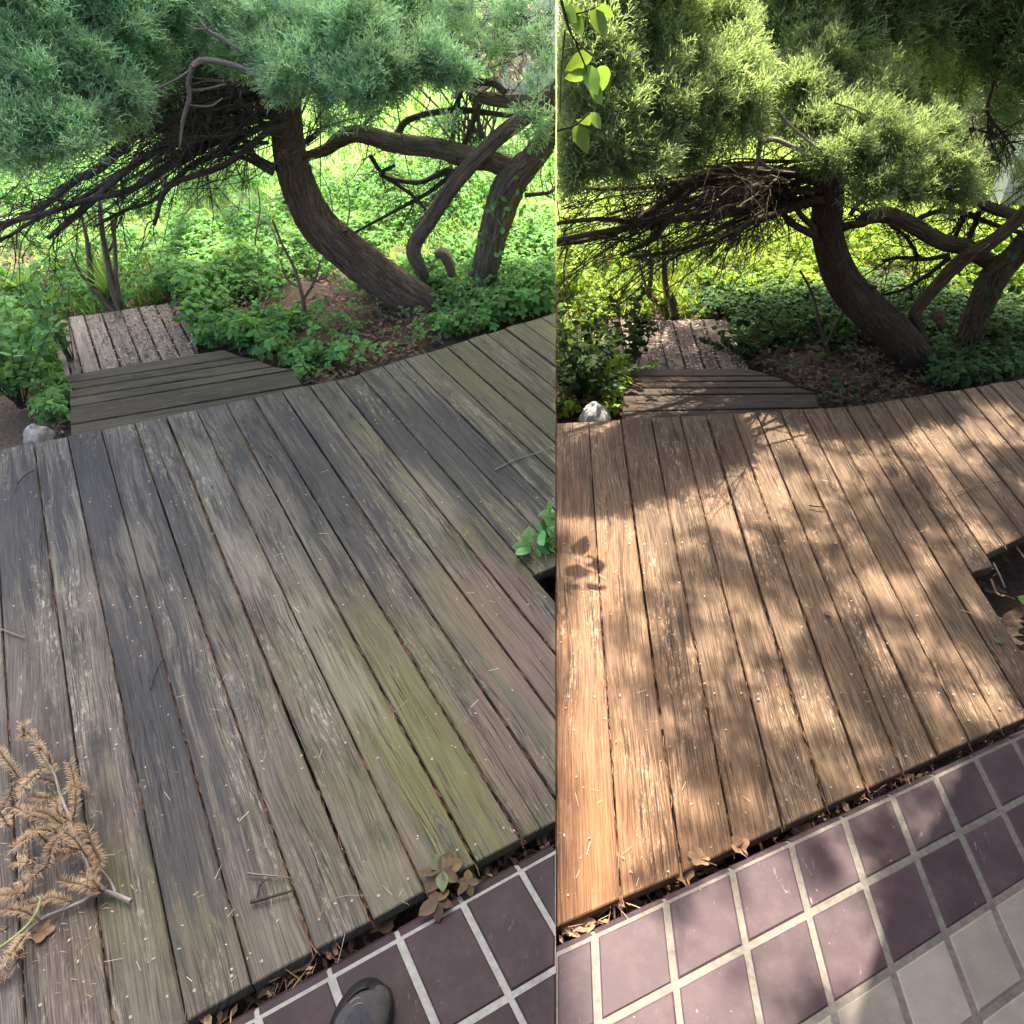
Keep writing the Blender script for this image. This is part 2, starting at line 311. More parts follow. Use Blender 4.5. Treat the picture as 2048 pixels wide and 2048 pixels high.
M['suede'] = plain_mat("grey_suede", (0.0333, 0.0316, 0.0325), (0.0520, 0.0491, 0.0491), 240, .9, .15, .35, .002)
M['mesh'] = plain_mat("dark_mesh_fabric", (.015, .018, .024), (.032, .036, .045), 500, .8, .2, .5, .001)
M['thread'] = plain_mat("pale_thread", (.16, .16, .165), (.24, .24, .245), 100, .6)
M['stem_g'] = plain_mat("green_stem", (.20, .26, .07), (.30, .36, .13), 60, .5)
M['house'] = plain_mat("added_brown_wall", (.10, .07, .055), (.16, .11, .09), 6, .9)
M['soffit'] = plain_mat("added_roof_boards", (.10, .08, .07), (.16, .13, .11), 4, .8)
M['ground_L'] = ground_mat("soil_and_lawn", (.062, .044, .033), (.16, .115, .085), (.14, .27, .08), (.25, .42, .15), 6.2)
M['ground_R'] = ground_mat("soil_and_sunny_lawn", (.040, .026, .020), (.105, .070, .05), (.13, .21, .05), (.25, .34, .09), 5.6)

# ------------------------------------------------------------------ mesh helpers
def link(o, parent=None):
    COL.objects.link(o)
    if parent: o.parent = parent
    return o
def tag(o, label=None, cat=None, group=None, kind=None):
    if label: o["label"] = label
    if cat: o["category"] = cat
    if group: o["group"] = group
    if kind: o["kind"] = kind
    return o
def thing(name, label, cat, group=None, kind=None):
    o = bpy.data.objects.new(name, None); o.empty_display_size = .05
    link(o); return tag(o, label, cat, group, kind)
def mesh(name, V, F, m, parent=None, attrs=None, uv=None, smooth=False):
    """F: int array (n,3) or (n,4), or a list of lists"""
    me = bpy.data.meshes.new(name)
    if isinstance(F, np.ndarray):
        V = np.asarray(V, np.float32); n, k = F.shape
        me.vertices.add(len(V)); me.vertices.foreach_set("co", V.ravel())
        me.loops.add(n*k); me.loops.foreach_set("vertex_index", F.astype(np.int32).ravel())
        me.polygons.add(n); me.polygons.foreach_set("loop_start", np.arange(0, n*k, k, dtype=np.int32))
        me.update(calc_edges=True)
    else:
        me.from_pydata([tuple(map(float, v)) for v in V], [], [list(map(int, f)) for f in F]); me.update()
    for nm, a in (attrs or {}).items():
        at = me.attributes.new(nm, 'FLOAT', 'POINT'); at.data.foreach_set("value", np.asarray(a, np.float32))
    if uv is not None:                 # per-vertex uv
        l = me.uv_layers.new(name="UVMap"); idx = np.empty(len(me.loops), np.int32); me.loops.foreach_get("vertex_index", idx)
        l.data.foreach_set("uv", np.asarray(uv, np.float32)[idx].ravel())
    if smooth: me.polygons.foreach_set("use_smooth", np.ones(len(me.polygons), bool))
    me.materials.append(m)
    o = bpy.data.objects.new(name, me); link(o, parent)
    return o
def side_keep(V, F, sgn):             # drop faces that reach over the line where the two places meet
    if sgn == 0: return F
    ok = (V[:, 0]*sgn > .0015)
    return F[ok[F].all(1)]
class Bag:                            # many copies of small templates, joined
    def __init__(s): s.V, s.F, s.tip, s.rnd, s.n = [], [], [], [], 0
    def add(s, T, pos, rot, scale, rnd=None):
        """T=(V,F4,tip); pos (k,3), rot (k,3,3) columns = axes, scale (k,)"""
        V, F, tip = T; k = len(pos)
        if k == 0: return
        W = np.einsum('kij,vj->kvi', rot, V)*np.asarray(scale)[:, None, None] + np.asarray(pos)[:, None, :]
        s.V.append(W.reshape(-1, 3)); nv = len(V)
        s.F.append((F[None]+(np.arange(k)*nv)[:, None, None]+s.n).reshape(-1, F.shape[1]))
        s.tip.append(np.tile(tip, k)); s.rnd.append(np.repeat(rng.random(k) if rnd is None else rnd, nv)); s.n += k*nv
    def build(s, name, m, parent=None, sgn=0, keep=None):
        V = np.concatenate(s.V); F = np.concatenate(s.F)
        F = side_keep(V, F, sgn)
        if keep is not None: F = F[keep(V[F].mean(1))]
        used = np.unique(F); mp = np.zeros(len(V), np.int64); mp[used] = np.arange(len(used))
        return mesh(name, V[used], mp[F], m, parent, {"tip": np.concatenate(s.tip)[used], "rnd": np.concatenate(s.rnd)[used]})
def basis(d, roll=None):              # rotation whose y axis is d
    d = np.asarray(d, float); d = d/np.maximum(np.linalg.norm(d, axis=1, keepdims=True), 1e-9)
    a = rng.normal(size=d.shape) if roll is None else roll
    x = np.cross(d, a); x /= np.maximum(np.linalg.norm(x, axis=1, keepdims=True), 1e-9)
    return np.stack([x, d, np.cross(x, d)], 2)
def catmull(pts, n):
    p = np.asarray(pts, float); p = np.vstack([2*p[0]-p[1], p, 2*p[-1]-p[-2]]); out = []
    segs = len(p)-3
    for u in np.linspace(0, segs, n):
        i = min(int(u), segs-1); t = u-i; a, b, c, d = p[i:i+4]
        out.append(.5*((2*b)+(c-a)*t+(2*a-5*b+4*c-d)*t*t+(-a+3*b-3*c+d)*t**3))
    return np.array(out)
def tube_data(pts, rad, sides=8, n=None, rough=0.0, cap=True):
    pr = np.column_stack([np.asarray(pts, float), np.asarray(rad, float)])
    n = n or max(3, (len(pts)-1)*4+1)
    q = catmull(pr, n) if n > 2 and len(pts) > 1 else pr
    c, r = q[:, :3], np.maximum(q[:, 3], .0004)
    tg = np.gradient(c, axis=0); tg /= np.maximum(np.linalg.norm(tg, axis=1, keepdims=True), 1e-9)
    a = np.array([0, 0, 1.0]) if abs(tg[0][2]) < .9 else np.array([1.0, 0, 0])
    nx = np.cross(tg[0], a); nx /= np.linalg.norm(nx); V, UV = [], []
    L = np.concatenate([[0], np.cumsum(np.linalg.norm(np.diff(c, axis=0), axis=1))])
    th = np.linspace(0, 2*np.pi, sides, endpoint=False)
    ph = rng.random(4)*6.28
    for i in range(n):
        nx = nx - tg[i]*np.dot(nx, tg[i]); nx /= max(np.linalg.norm(nx), 1e-9); by = np.cross(tg[i], nx)
        rr = r[i]*(1+rough*(np.sin(2*th+ph[0]+L[i]*3)*.5+np.sin(3*th+ph[1]-L[i]*5)*.4+np.sin(5*th+ph[2]+L[i]*11)*.3)+rough*.5*rng.normal(size=sides)*.4)
        V.append(c[i]+np.outer(np.cos(th)*rr, nx)+np.outer(np.sin(th)*rr, by))
        UV.append(np.column_stack([th*r[i], np.full(sides, L[i])]))
    V = np.concatenate(V); UV = np.concatenate(UV)
    i = np.arange(n-1)[:, None]*sides; j = np.arange(sides)[None]; j2 = (j+1) % sides
    F = np.stack([i+j, i+j2, i+sides+j2, i+sides+j], 2).reshape(-1, 4)
    if cap:
        F = np.vstack([F, *(np.array([[b, b+k, b+k+1, b+min(k+2, sides-1)]]) for b in (0, (n-1)*sides) for k in range(1, sides-1, 2))]) if sides > 3 else F
        # end caps fan out from their first corner
        F = F[[len(set(f)) == 4 for f in F.tolist()]] if sides % 2 == 0 else F
    return V, F, UV
def clampx(V, sgn):
    if sgn: V[:, 0] = np.where(V[:, 0]*sgn < .002, .002*sgn, V[:, 0])
    return V
def tube(name, pts, rad, m, parent=None, sides=8, n=None, rough=0., sgn=0):
    V, F, UV = tube_data(pts, rad, sides, n, rough); V = clampx(V, sgn)
    return mesh(name, V, F, m, parent, uv=UV, smooth=True)
class Tubes:
    def __init__(s): s.V, s.F, s.U, s.n = [], [], [], 0
    def add(s, pts, rad, sides=3, n=None, rough=0.):
        V, F, U = tube_data(pts, rad, sides, n, rough, cap=False); s.V.append(V); s.F.append(F+s.n); s.U.append(U); s.n += len(V)
    def build(s, name, m, parent=None, sgn=0):
        V = clampx(np.concatenate(s.V), 0); F = side_keep(V, np.concatenate(s.F), sgn)
        return mesh(name, V, F, m, parent, uv=np.concatenate(s.U), smooth=True)

# ------------------------------------------------------------------ flat pieces: boards and tiles
def clip_half(poly, p, n):            # keep the side n points to
    out = []; k = len(poly)
    for i in range(k):
        a, b = poly[i], poly[(i+1) % k]; da, db = np.dot(a-p, n), np.dot(b-p, n)
        if da >= 0: out.append(a)
        if (da >= 0) != (db >= 0): out.append(a+(b-a)*da/(da-db))
    return out
def area2(poly): return sum(poly[i][0]*poly[(i+1) % len(poly)][1]-poly[(i+1) % len(poly)][0]*poly[i][1] for i in range(len(poly)))/2
def tidy(poly, eps=.004):
    out = []
    for p in poly:
        if not out or np.linalg.norm(p-out[-1]) > eps: out.append(p)
    if len(out) > 1 and np.linalg.norm(out[0]-out[-1]) < eps: out.pop()
    return out
def inset(poly, d):
    n = len(poly); out = []
    for i in range(n):
        a, b, c = poly[i-1], poly[i], poly[(i+1) % n]
        e1 = (b-a)/max(np.linalg.norm(b-a), 1e-9); e2 = (c-b)/max(np.linalg.norm(c-b), 1e-9)
        n1 = np.array([-e1[1], e1[0]]); n2 = np.array([-e2[1], e2[0]]); s = n1+n2
        k = max(.35, np.dot(s, s)/2)
        out.append(b+s*d/k)
    return out
def slab(name, poly, ztop, th, m, parent, along, bev=.003, tilt=0.0):
    """a board or tile of any outline: worn top arris, sides, uv running along its length"""
    poly = tidy([np.asarray(p[:2], float) for p in poly])
    if len(poly) < 3 or abs(area2(poly)) < 2e-4: return None
    if area2(poly) < 0: poly = poly[::-1]
    al = np.asarray(along[:2], float); al /= np.linalg.norm(al); ac = np.array([al[1], -al[0]])
    n = len(poly); inn = inset(poly, bev); c0 = np.mean(poly, axis=0)
    V = [(*p, ztop+tilt*np.dot(p-c0, ac)) for p in inn]+[(*p, ztop-bev*.8+tilt*np.dot(p-c0, ac)) for p in poly]+[(*p, ztop-th) for p in poly]
    F = [list(range(n))]
    for i in range(n):
        j = (i+1) % n; F += [[n+i, n+j, j, i], [2*n+i, 2*n+j, n+j, n+i]]
    uv = [(np.dot(np.array(v[:2])-c0, ac)+ (v[2]-ztop)*.5, np.dot(np.array(v[:2]), al)) for v in V]
    return mesh(name, V, F, m, parent, uv=uv)
def mline(vx, m, z, y0=700., vy=-165.):          # a line of the photo through the boards' vanishing point, on level z: point and direction
    a = G(vx+m*(y0-vy), y0, z)[:2]; b = G(vx+m*(y0+300-vy), y0+300, z)[:2]
    return a, (b-a)/np.linalg.norm(b-a)
def boards(root, name, poly_px, vx, ms, z, m, gap, th=.035, zj=.003, bev=.003):
    poly = [G(x, y, z)[:2] for x, y in poly_px]; made = []
    for k in range(len(ms)-1):
        (a, d), (b, d2) = mline(vx, ms[k], z), mline(vx, ms[k+1], z)
        nl = np.array([-d[1], d[0]]);  nl = nl if np.dot(b-a, nl) > 0 else -nl
        g = gap*(.35+1.1*random.random())/2
        q = clip_half(poly, a+nl*g, nl); q = clip_half(q, b-nl*g, -nl) if len(q) > 2 else q
        if len(q) < 3: continue
        o = slab(name, q, z+random.uniform(-zj, zj), th, m, root, d, bev, tilt=random.uniform(-.016, .016))
        if o: made.append((o, a, b, d, q))
    return made
def needle(k=1):                      # thin 4-corner sliver along y, length 1
    V = np.array([(-.026, 0, 0), (.026, 0, 0), (.015, 1, .02), (-.015, 1, .02)], float)
    return V, np.array([[0, 1, 2, 3]]), np.array([0, 0, 1, 1.])
NEEDLE = needle()
CHIP = (np.array([(-.5, 0, 0), (.1, -.18, .05), (.5, .02, 0), (0, .2, .08)], float), np.array([[0, 1, 2, 3]]), np.array([.2, .8, .3, .7]))
def flat_rot(k, tilt=.15):            # lying on the ground, any heading
    a = rng.random(k)*2*np.pi
    d = np.stack([np.cos(a), np.sin(a), rng.normal(0, tilt, k)], 1)
    up = np.stack([rng.normal(0, tilt, k), rng.normal(0, tilt, k), np.ones(k)], 1)
    return basis(d, up)

SG = {'L': -1, 'R': 1}
VX = {'L': -76., 'R': 1108.}
DECK = {'L': [(-420, 985), (0, 900), (42, 890), (136, 873), (563, 783), (690, 757), (766, 731), (853, 706), (972, 668), (1111.2, 626),
              (1111.2, 1131), (1065, 1151), (1111.2, 1204), (1111.2, 1641), (955, 1722), (753, 1834), (556, 1938), (370, 2045), (60, 2230), (-420, 2500)],
        'R': [(1112.8, 846), (1177, 843), (1242, 838), (1412, 829), (1559, 820), (1649, 816), (1731, 809), (1834, 792), (1927, 777), (2048, 757), (2330, 700),
              (2330, 948), (2048, 1072), (1972, 1108), (1986.5, 1132), (1943, 1144), (2047, 1308), (2100, 1412), (2001, 1456), (1878, 1510), (1736, 1575), (1568, 1650), (1361, 1746), (1241, 1796), (1112.8, 1853)]}
MS = {'L': [-.28+.0675*i for i in range(6)] + [.1358, .204, .271, .340, .409, .4765, .5425, .607, .674, .741, .806, .872, .938, 1.001, 1.066, 1.13, 1.197, 1.26, 1.322, 1.385, 1.45, 1.515],
      'R': [.002, .0685, .133, .1945, .252, .3065, .3595, .41, .458, .505, .5515, .5965, .639, .6794, .72, .759, .797, .833, .867, .9, .934, .967, .999, 1.032, 1.065, 1.098, 1.131, 1.164, 1.197]}
MS['L'] = sorted(MS['L'])
def stepline(side):
    if side == 'L':
        q = lambda x, y: (80+.28986*x, 580+.28986*y)
        ends = [(190, 585, 1262, 408), (194, 640, 1392, 462), (200, 690, 1503, 482), (206, 745, 1612, 527), (210, 805, 1742, 548), (210, 930, 1806, 655), (214, 1010, 1880, 715)]
    else:
        q = lambda x, y: (1112+.28986*x, 600+.28986*y)
        ends = [(484, 475, 1320, 470), (486, 525, 1490, 522), (482, 566, 1582, 556), (474, 608, 1672, 600), (466, 656, 1790, 641), (456, 768, 1812, 741), (460, 850, 1860, 815)]
    return [(q(a, b), q(c, d)) for a, b, c, d in ends]
STEPZ = [-.115, -.112, -.108, -.060, -.056, -.052]
PLAT = {'L': ([(99, 641), (234, 621), (338, 606), (358, 602), (384, 660), (400, 722), (136, 765), (112, 708)], [.2155, .238, .265, .306, .353, .403, .45, .497, .537, .575]),
        'R': ([(1215, 641), (1340, 639), (1454, 640), (1468, 670), (1500, 745), (1252, 750), (1222, 700)], [.1315, .1605, .188, .2143, .2535, .2935, .3357, .37, .402, .435])}
PLATZ = -.15
GZ = -.20
MULCH = {'L': [(560, 690), (560, 640), (540, 610), (640, 590), (760, 600), (868, 655), (905, 700), (800, 735), (690, 775), (600, 790), (640, 735)],
         'R': [(1400, 790), (1440, 740), (1540, 690), (1640, 670), (1720, 680), (1830, 745), (1880, 790), (1700, 830), (1480, 850)]}
TXT = {'L': 'shaded', 'R': 'sunlit'}

# ------------------------------------------------------------------ ground
def ground(side):
    s = SG[side]
    xs = np.unique(np.concatenate([np.linspace(0.0, 7, 70), np.geomspace(7, 260, 24)]))*s
    ys = np.unique(np.concatenate([np.linspace(-3, 9, 110), np.geomspace(9, 420, 34)]))
    X, Y = np.meshgrid(xs, ys); Z = GZ + .012*np.sin(X*7+Y*3)+.012*np.sin(Y*9-X*4)+.01*rng.normal(size=X.shape)*(np.abs(X) < 7)*(Y < 9)
    Z = np.where(Y < 3.0, GZ-.02, Z)
    V = np.stack([X, Y, Z], 2).reshape(-1, 3); nx = len(xs)
    i = np.arange(len(ys)-1)[:, None]*nx; j = np.arange(nx-1)[None]
    F = np.stack([i+j, i+j+1, i+nx+j+1, i+nx+j], 2).reshape(-1, 4)
    o = mesh("ground", V, F, M['ground_'+side], smooth=True)
    tag(o, "bare soil running back into green lawn behind the %s deck" % TXT[side], None, None, "structure")
ground('L'); ground('R')

# ------------------------------------------------------------------ decks
LAB = {'L': "grey weathered mossy board deck with green patches, left of the picture", 'R': "warm brown board deck dappled with sunlight, right of the picture"}
def build_deck(side):
    s = SG[side]; root = thing("deck", LAB[side], "deck", None, "structure")
    made = boards(root, "board", DECK[side], VX[side], MS[side], 0.0, M['deck_'+side], .0068)
    # screw heads near the ends and over the joists
    sc = Bag(); T = (np.array([(math.cos(a)*1, math.sin(a)*1, 0) for a in np.linspace(0, 2*np.pi, 8, endpoint=False)]), np.array([[0, 1, 2, 3], [0, 3, 4, 5], [0, 5, 6, 7]]), np.full(8, .6))
    ptsl = []
    lit = Bag(); litp, litd = [], []
    for o, a, b, d, q in made:
        t = [np.dot(p-a, d) for p in q]; lo, hi = min(t), max(t)
        wv = (b-a)-d*np.dot(b-a, d)
        stops = [lo+.05, hi-.05]+list(np.arange(math.ceil(lo/.62)*.62+.2, hi, .62))
        for tt in stops:
            tt += random.uniform(-.016, .016)
            for f in (.22, .78):
                if random.random() < .22: continue
                p = a+d*tt+wv*(f+random.uniform(-.05, .05))
                if inpoly(np.array([p]), [tuple(x) for x in q])[0]: ptsl.append((*p, .0035))
        # needles and bits lodged in the joint at this board's near side
        L = hi-lo
        if L > .3:
            nn = int(L*300); tt = rng.random(nn)**(1.0)*L+lo
            keep = (np.sin(tt*3.1+o.name.__hash__() % 7)+rng.normal(0, .5, nn)-.25*(np.array([a[1]+d[1]*u for u in tt])-1.6)) > -.35
            for u in tt[keep]:
                p = a+d*u; litp.append((p[0]+random.uniform(-.004, .004), p[1]+random.uniform(-.004, .004), random.uniform(-.012, -.003)))
                litd.append((d[0]+random.gauss(0, .16), d[1]+random.gauss(0, .16), random.gauss(0, .12)))
    P_ = np.array(ptsl); P_ = P_[P_[:, 0]*s > .006]
    sc.add(T, P_, np.tile(np.eye(3), (len(P_), 1, 1)), rng.uniform(.0022, .0036, len(P_)))
    o = sc.build("screw_heads", M['screw'], root); tag(o, kind="stuff")
    lp = np.array(litp); ok = (np.abs(lp[:, 0]) > .01) & inpoly(lp[:, :2], [tuple(G(x, y)[:2]) for x, y in DECK[side]])
    lp = lp[ok]; ld = np.array(litd)[ok]
    lit.add(NEEDLE, lp, basis(ld), rng.uniform(.014, .035, len(lp))*1.0)
    o = lit.build("joint_litter", M['joint'], root, s); tag(o, kind="stuff")
    # the steps down to the lower platform
    st = thing("deck_step", "dark damp plank steps going down from the %s deck" % ("grey mossy" if side == 'L' else "warm brown"), "step")
    ln = stepline(side)
    for k in range(6):
        (l0, r0), (l1, r1) = ln[k], ln[k+1]; z = STEPZ[k]
        rx = ln[k+1][1] if k < 5 else r1
        a, b, c, d = G(*l0, z), G(*r0, z), G(*r1, z), G(*l1, z)
        dv = (b-a)[:2]; q = [a[:2], b[:2]+(c-b)[:2]*.04, c[:2], d[:2]]
        # narrow the plank by a joint
        cpt = np.mean(q, axis=0); nv = np.array([-dv[1], dv[0]])/np.linalg.norm(dv)
        q = [p-nv*np.sign(np.dot(p-cpt, nv))*.003 for p in q]
        slab("plank", q, z, .045, M['step_'+side], st, dv, .004, tilt=random.uniform(-.01, .01))
    for zz, (l, r) in ((-.065, ln[3]), (-.12, ln[0])):    # risers under the treads
        a, b = G(*l, zz)[:2], G(*r, zz)[:2]; dv = (b-a)/np.linalg.norm(b-a); nv = np.array([dv[1], -dv[0]])
        slab("riser", [a+nv*.03, b+nv*.03-dv*.05, b+nv*.06-dv*.05, a+nv*.06], zz-.05, .10, M['step_'+side], st, dv)
    pf = thing("lower_platform", "bleached board landing below the %s deck, strewn with chips" % ("grey mossy" if side == 'L' else "warm brown"), "platform")
    pp, pm = PLAT[side]
    boards(pf, "board", pp, VX[side], pm, PLATZ, M['plat_'+side], .010, .045, .006, .005)
build_deck('L'); build_deck('R')

# ------------------------------------------------------------------ tiled terrace edge
ROWS = {'L': [((556, 2009), (1112, 1699)), ((928, 2048), (1116, 1935))],
        'R': [((1112, 1904), (2019, 1480)), ((1224, 2039), (2048, 1596)), ((1618, 2047), (2048, 1766)), ((1959, 2035.6), (2048, 1970))]}
CM = {'L': [-.052, .028, .108, .188, .268, .348, .428, .508, .586, .664, .742], 'R': [-.034, .040, .114, .187, .2557, .322, .3855, .444, .502, .558, .612, .664]}
TZ = 0.0
def terrace(side):
    s = SG[side]; root = thing("tile_terrace", "mauve tiled terrace edge beside the grey deck" if side == 'L' else "purple and beige tiled terrace edge beside the brown deck", "terrace", None, "structure")
    rows = [(G(*a, TZ)[:2], G(*b, TZ)[:2]) for a, b in ROWS[side]]
    base_d = rows[0][1]-rows[0][0]; base_d /= np.linalg.norm(base_d)
    rl = [(r[0], (r[1]-r[0])/np.linalg.norm(r[1]-r[0])) for r in rows]
    nb = np.array([base_d[1], -base_d[0]])                       # away from the deck, towards the house
    dist = [np.dot(p-rl[0][0], nb) for p, _ in rl]
    step = dist[1]-dist[0] if side == 'L' else dist[-1]-dist[-2]
    while len(rl) < 5: rl.append((rl[-1][0]+nb*step, base_d))
    cols = [mline(VX[side], m, TZ, 1500.) for m in CM[side]]
    def X(a, b):
        A = np.array([a[1], -b[1]]).T; t = np.linalg.solve(A, b[0]-a[0]); return a[0]+a[1]*t[0]
    gw = .0055
    clipx = np.array([.0004*s, 0.]); cn = np.array([s*1.0, 0.])
    first = []
    for r in range(len(rl)-1):
        for c in range(len(cols)-1):
            q = [X(rl[r], cols[c]), X(rl[r], cols[c+1]), X(rl[r+1], cols[c+1]), X(rl[r+1], cols[c])]
            if area2(q) < 0: q = q[::-1]
            q = inset(q, gw if r else gw*.9)
            q = clip_half(q, clipx, cn)
            if len(q) < 3 or abs(area2(q)) < 2e-4: continue
            mm = M['tile_'+side] if (side == 'L' or r < 2) else M['tile_B']
            slab("tile", q, TZ+random.uniform(-.0007, .0007), .012, mm, root, base_d, .0045 if r else .006)
    # sloping nosing pieces along the front edge
    for c in range(len(cols)-1):
        a, b = X(rl[0], cols[c]), X(rl[0], cols[c+1]); g = base_d*gw*.9*(1 if np.dot(b-a, base_d) > 0 else -1)
        a, b = a+g, b-g
        if a[0]*s < .0012 and b[0]*s < .0012: continue
        if a[0]*s < .0012: a = a+(b-a)*(.0012*s-a[0])/(b[0]-a[0])
        if b[0]*s < .0012: b = b+(a-b)*(.0012*s-b[0])/(a[0]-b[0])
        wn = .036 if side == 'L' else .024
        prof = [(-.0005, -.0035), (-wn*.5, -.013), (-wn*.93, -.036), (-wn, -.075), (-wn*.5, -.080), (-.001, -.03)]
        k = len(prof); V = [(*(p+nb*dx), TZ+dz) for p in (a, b) for dx, dz in prof]
        F = [[i, (i+1) % k, k+(i+1) % k, k+i] for i in range(k)]+[list(range(k))[::-1], [k+i for i in range(k)]]
        uv = [(0, 0)]*len(V)
        mesh("nosing", V, F, M['tile_'+side], root, uv=uv)
    # bed of grout below everything
    A, B = rl[0][0], rl[-1][0]
    lo, hi = cols[0], cols[-1]
    q = [X(rl[0], lo), X(rl[0], hi), X(rl[-1], hi), X(rl[-1], lo)]
    q = clip_half(q, np.array([.0005*s, 0]), cn)
    slab("grout_bed", q, TZ-.0028, .1, M['grout_'+side], root, base_d, .0005)
    pa, pb = X(rl[0], lo), X(rl[0], hi)
    q = clip_half([pa-nb*.0008, pb-nb*.0008, pb-nb*.018, pa-nb*.018], np.array([.0005*s, 0]), cn)
    e = [np.asarray(p) for p in q]
    # grout behind the nosing joints
    wn = .0335 if side == 'L' else .0215
    prof = [(.0002, -.0065), (-wn*.5, -.0155), (-wn*.93, -.0385), (-wn, -.09), (.0002, -.09)]
    a, b = pa, pb
    if a[0]*s < .0005: a = a+(b-a)*(.0005*s-a[0])/(b[0]-a[0])
    if b[0]*s < .0005: b = b+(a-b)*(.0005*s-b[0])/(a[0]-b[0])
    k = len(prof); V = [(*(p+nb*dx), TZ+dz) for p in (a, b) for dx, dz in prof]
    F = [[i, (i+1) % k, k+(i+1) % k, k+i] for i in range(k)]+[list(range(k))[::-1], [k+i for i in range(k)]]
    mesh("nosing_grout", V, F, M['grout_'+side], root)
    return rl[0][0], base_d, nb
EDGE = {k: terrace(k) for k in 'LR'}
# ------------------------------------------------------------------ junipers
def spray_template(seed, n_side=7):
    """one flat juniper spray, length 1 along y: a stem, alternating side shoots, each with small shoots"""
    r = np.random.default_rng(seed); V, F, T = [], [], []
    def strip(a, d, L, w, t0, t1, nrm):
        x = np.cross(d, nrm); x /= max(np.linalg.norm(x), 1e-9); b = len(V)
        V.extend([a-x*w, a+x*w, a+d*L+x*w*.55, a+d*L-x*w*.55]); F.append([b, b+1, b+2, b+3]); T.extend([t0, t0, t1, t1])
    y = np.array([0, 1., 0]); nz = np.array([0, 0, 1.])
    strip(np.zeros(3), y, .98, .014, .05, .7, nz)
    for i in range(n_side):
        p = .12+.8*i/n_side+r.uniform(-.03, .03)
        sg = 1 if i % 2 else -1; L = (.46-.34*abs(p-.38))*r.uniform(.8, 1.15)
        d = np.array([sg*math.sin(.75+r.uniform(-.2, .2)), math.cos(.75), r.normal(0, .35)]); d /= np.linalg.norm(d)
        a = np.array([0, p, 0]); nn = np.array([r.normal(0, .5), r.normal(0, .5), 1]); 
        strip(a, d, L, .013, .15, .75, nn)
        for k in range(3):
            q = a+d*L*(.3+.26*k); s2 = 1 if (k+i) % 2 else -1
            d2 = d*.8+np.array([-d[1], d[0], 0])*s2*.62+np.array([0, 0, r.normal(0, .4)]); d2 /= np.linalg.norm(d2)
            strip(q, d2, L*r.uniform(.36, .6), .0145, .45, 1., np.array([r.normal(0, .7), r.normal(0, .7), 1]))
    return np.array(V), np.array(F), np.array(T)
SPRAYS = [spray_template(s) for s in (1, 2, 3, 4)]
DARKSPRAY = [spray_template(s, 5) for s in (11, 12)]
def clump_sprays(bag, C, Rad, n_bough, per=13, slen=.10, up=.35, back=None, dense=1.0, only_front=True, droop=0.0, inner=None, sgn=0):
    """foliage tuft: boughs reach out from the heart of the tuft and carry sprays on their outer part"""
    C = np.array(C); Rad = np.array(Rad)
    k = n_bough; v = rng.normal(size=(k, 3)); v /= np.linalg.norm(v, axis=1, keepdims=True)
    if only_front: v[:, 1] = np.where(v[:, 1] > .45, -v[:, 1], v[:, 1])
    v[:, 2] = np.where((v[:, 2] < -.3) & (rng.random(k) < .5), -v[:, 2], v[:, 2])
    tip = C+v*Rad*(rng.uniform(.62, 1.12, (k, 1))+.35*(rng.random((k, 1)) < .14))
    dirn = v*.8+np.array([0, -.1, up]); dirn += rng.normal(0, .22, (k, 3)); dirn /= np.linalg.norm(dirn, axis=1, keepdims=True)
    bl = np.mean(Rad)*rng.uniform(.6, 1.1, k)
    tone = rng.random(k)
    for j in range(per):
        f = (j+rng.random(k))/per
        base = tip-dirn*(bl*(1-f))[:, None]+np.array([0, 0, -1])*(droop*(f**2))[..., None]*bl[:, None]
        sd = dirn*1.0+rng.normal(0, .42, (k, 3))+np.array([0, 0, .12]); 
        sc = slen*(1.05-.35*f)*rng.uniform(.6, 1.5, k)
        T = [SPRAYS[i] for i in range(4)][j % 4]
        bag.add(T, base, basis(sd), sc, np.clip(tone*.6+rng.random(k)*.4, 0, 1))
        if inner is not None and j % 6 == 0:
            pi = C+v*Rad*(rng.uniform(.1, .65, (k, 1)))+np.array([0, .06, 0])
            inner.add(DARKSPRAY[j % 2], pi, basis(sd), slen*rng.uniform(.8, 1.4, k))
def px_clump(c):
    px, py, rx, ry, Y = c[:5]; p = P(px, py, Y); s = mpp(p)
    return p, (rx*s, (c[5] if len(c) > 5 else .5*(rx+ry)*s), ry*s*.95)

LC = [(60, 60, 105, 75, 3.0), (200, 50, 110, 80, 3.2), (310, 40, 80, 75, 3.5), (50, 180, 100, 80, 2.85), (170, 180, 95, 75, 3.05), (110, 255, 95, 55, 2.8), (255, 120, 75, 60, 3.3),
      (25, 265, 70, 60, 2.7), (235, 180, 48, 38, 3.0), (30, 100, 80, 70, 2.9), (140, 110, 80, 60, 3.0), (-70, 120, 110, 150, 2.9), (-60, -60, 150, 90, 3.0), (150, -60, 150, 80, 3.2), (320, -50, 100, 70, 3.6),
      (470, 50, 75, 65, 3.5), (575, 70, 85, 65, 3.35), (690, 75, 95, 75, 3.3), (610, 145, 85, 50, 3.2), (735, 145, 105, 55, 3.2), (830, 125, 85, 45, 3.3), (890, 150, 50, 22, 3.3), (700, 185, 60, 32, 3.15),
      (500, 110, 45, 40, 3.4), (660, 120, 90, 50, 3.25), (780, 60, 55, 50, 3.6), (560, -50, 130, 70, 3.6), (740, -50, 120, 60, 3.7)]
LBACK = [(400, 60, 130, 110, 4.3), (310, 160, 120, 90, 4.1), (540, 60, 260, 90, 4.5), (800, 40, 180, 70, 4.6), (400, -70, 400, 90, 4.5), (380, 200, 110, 60, 4.3), (120, 100, 200, 130, 4.0)]
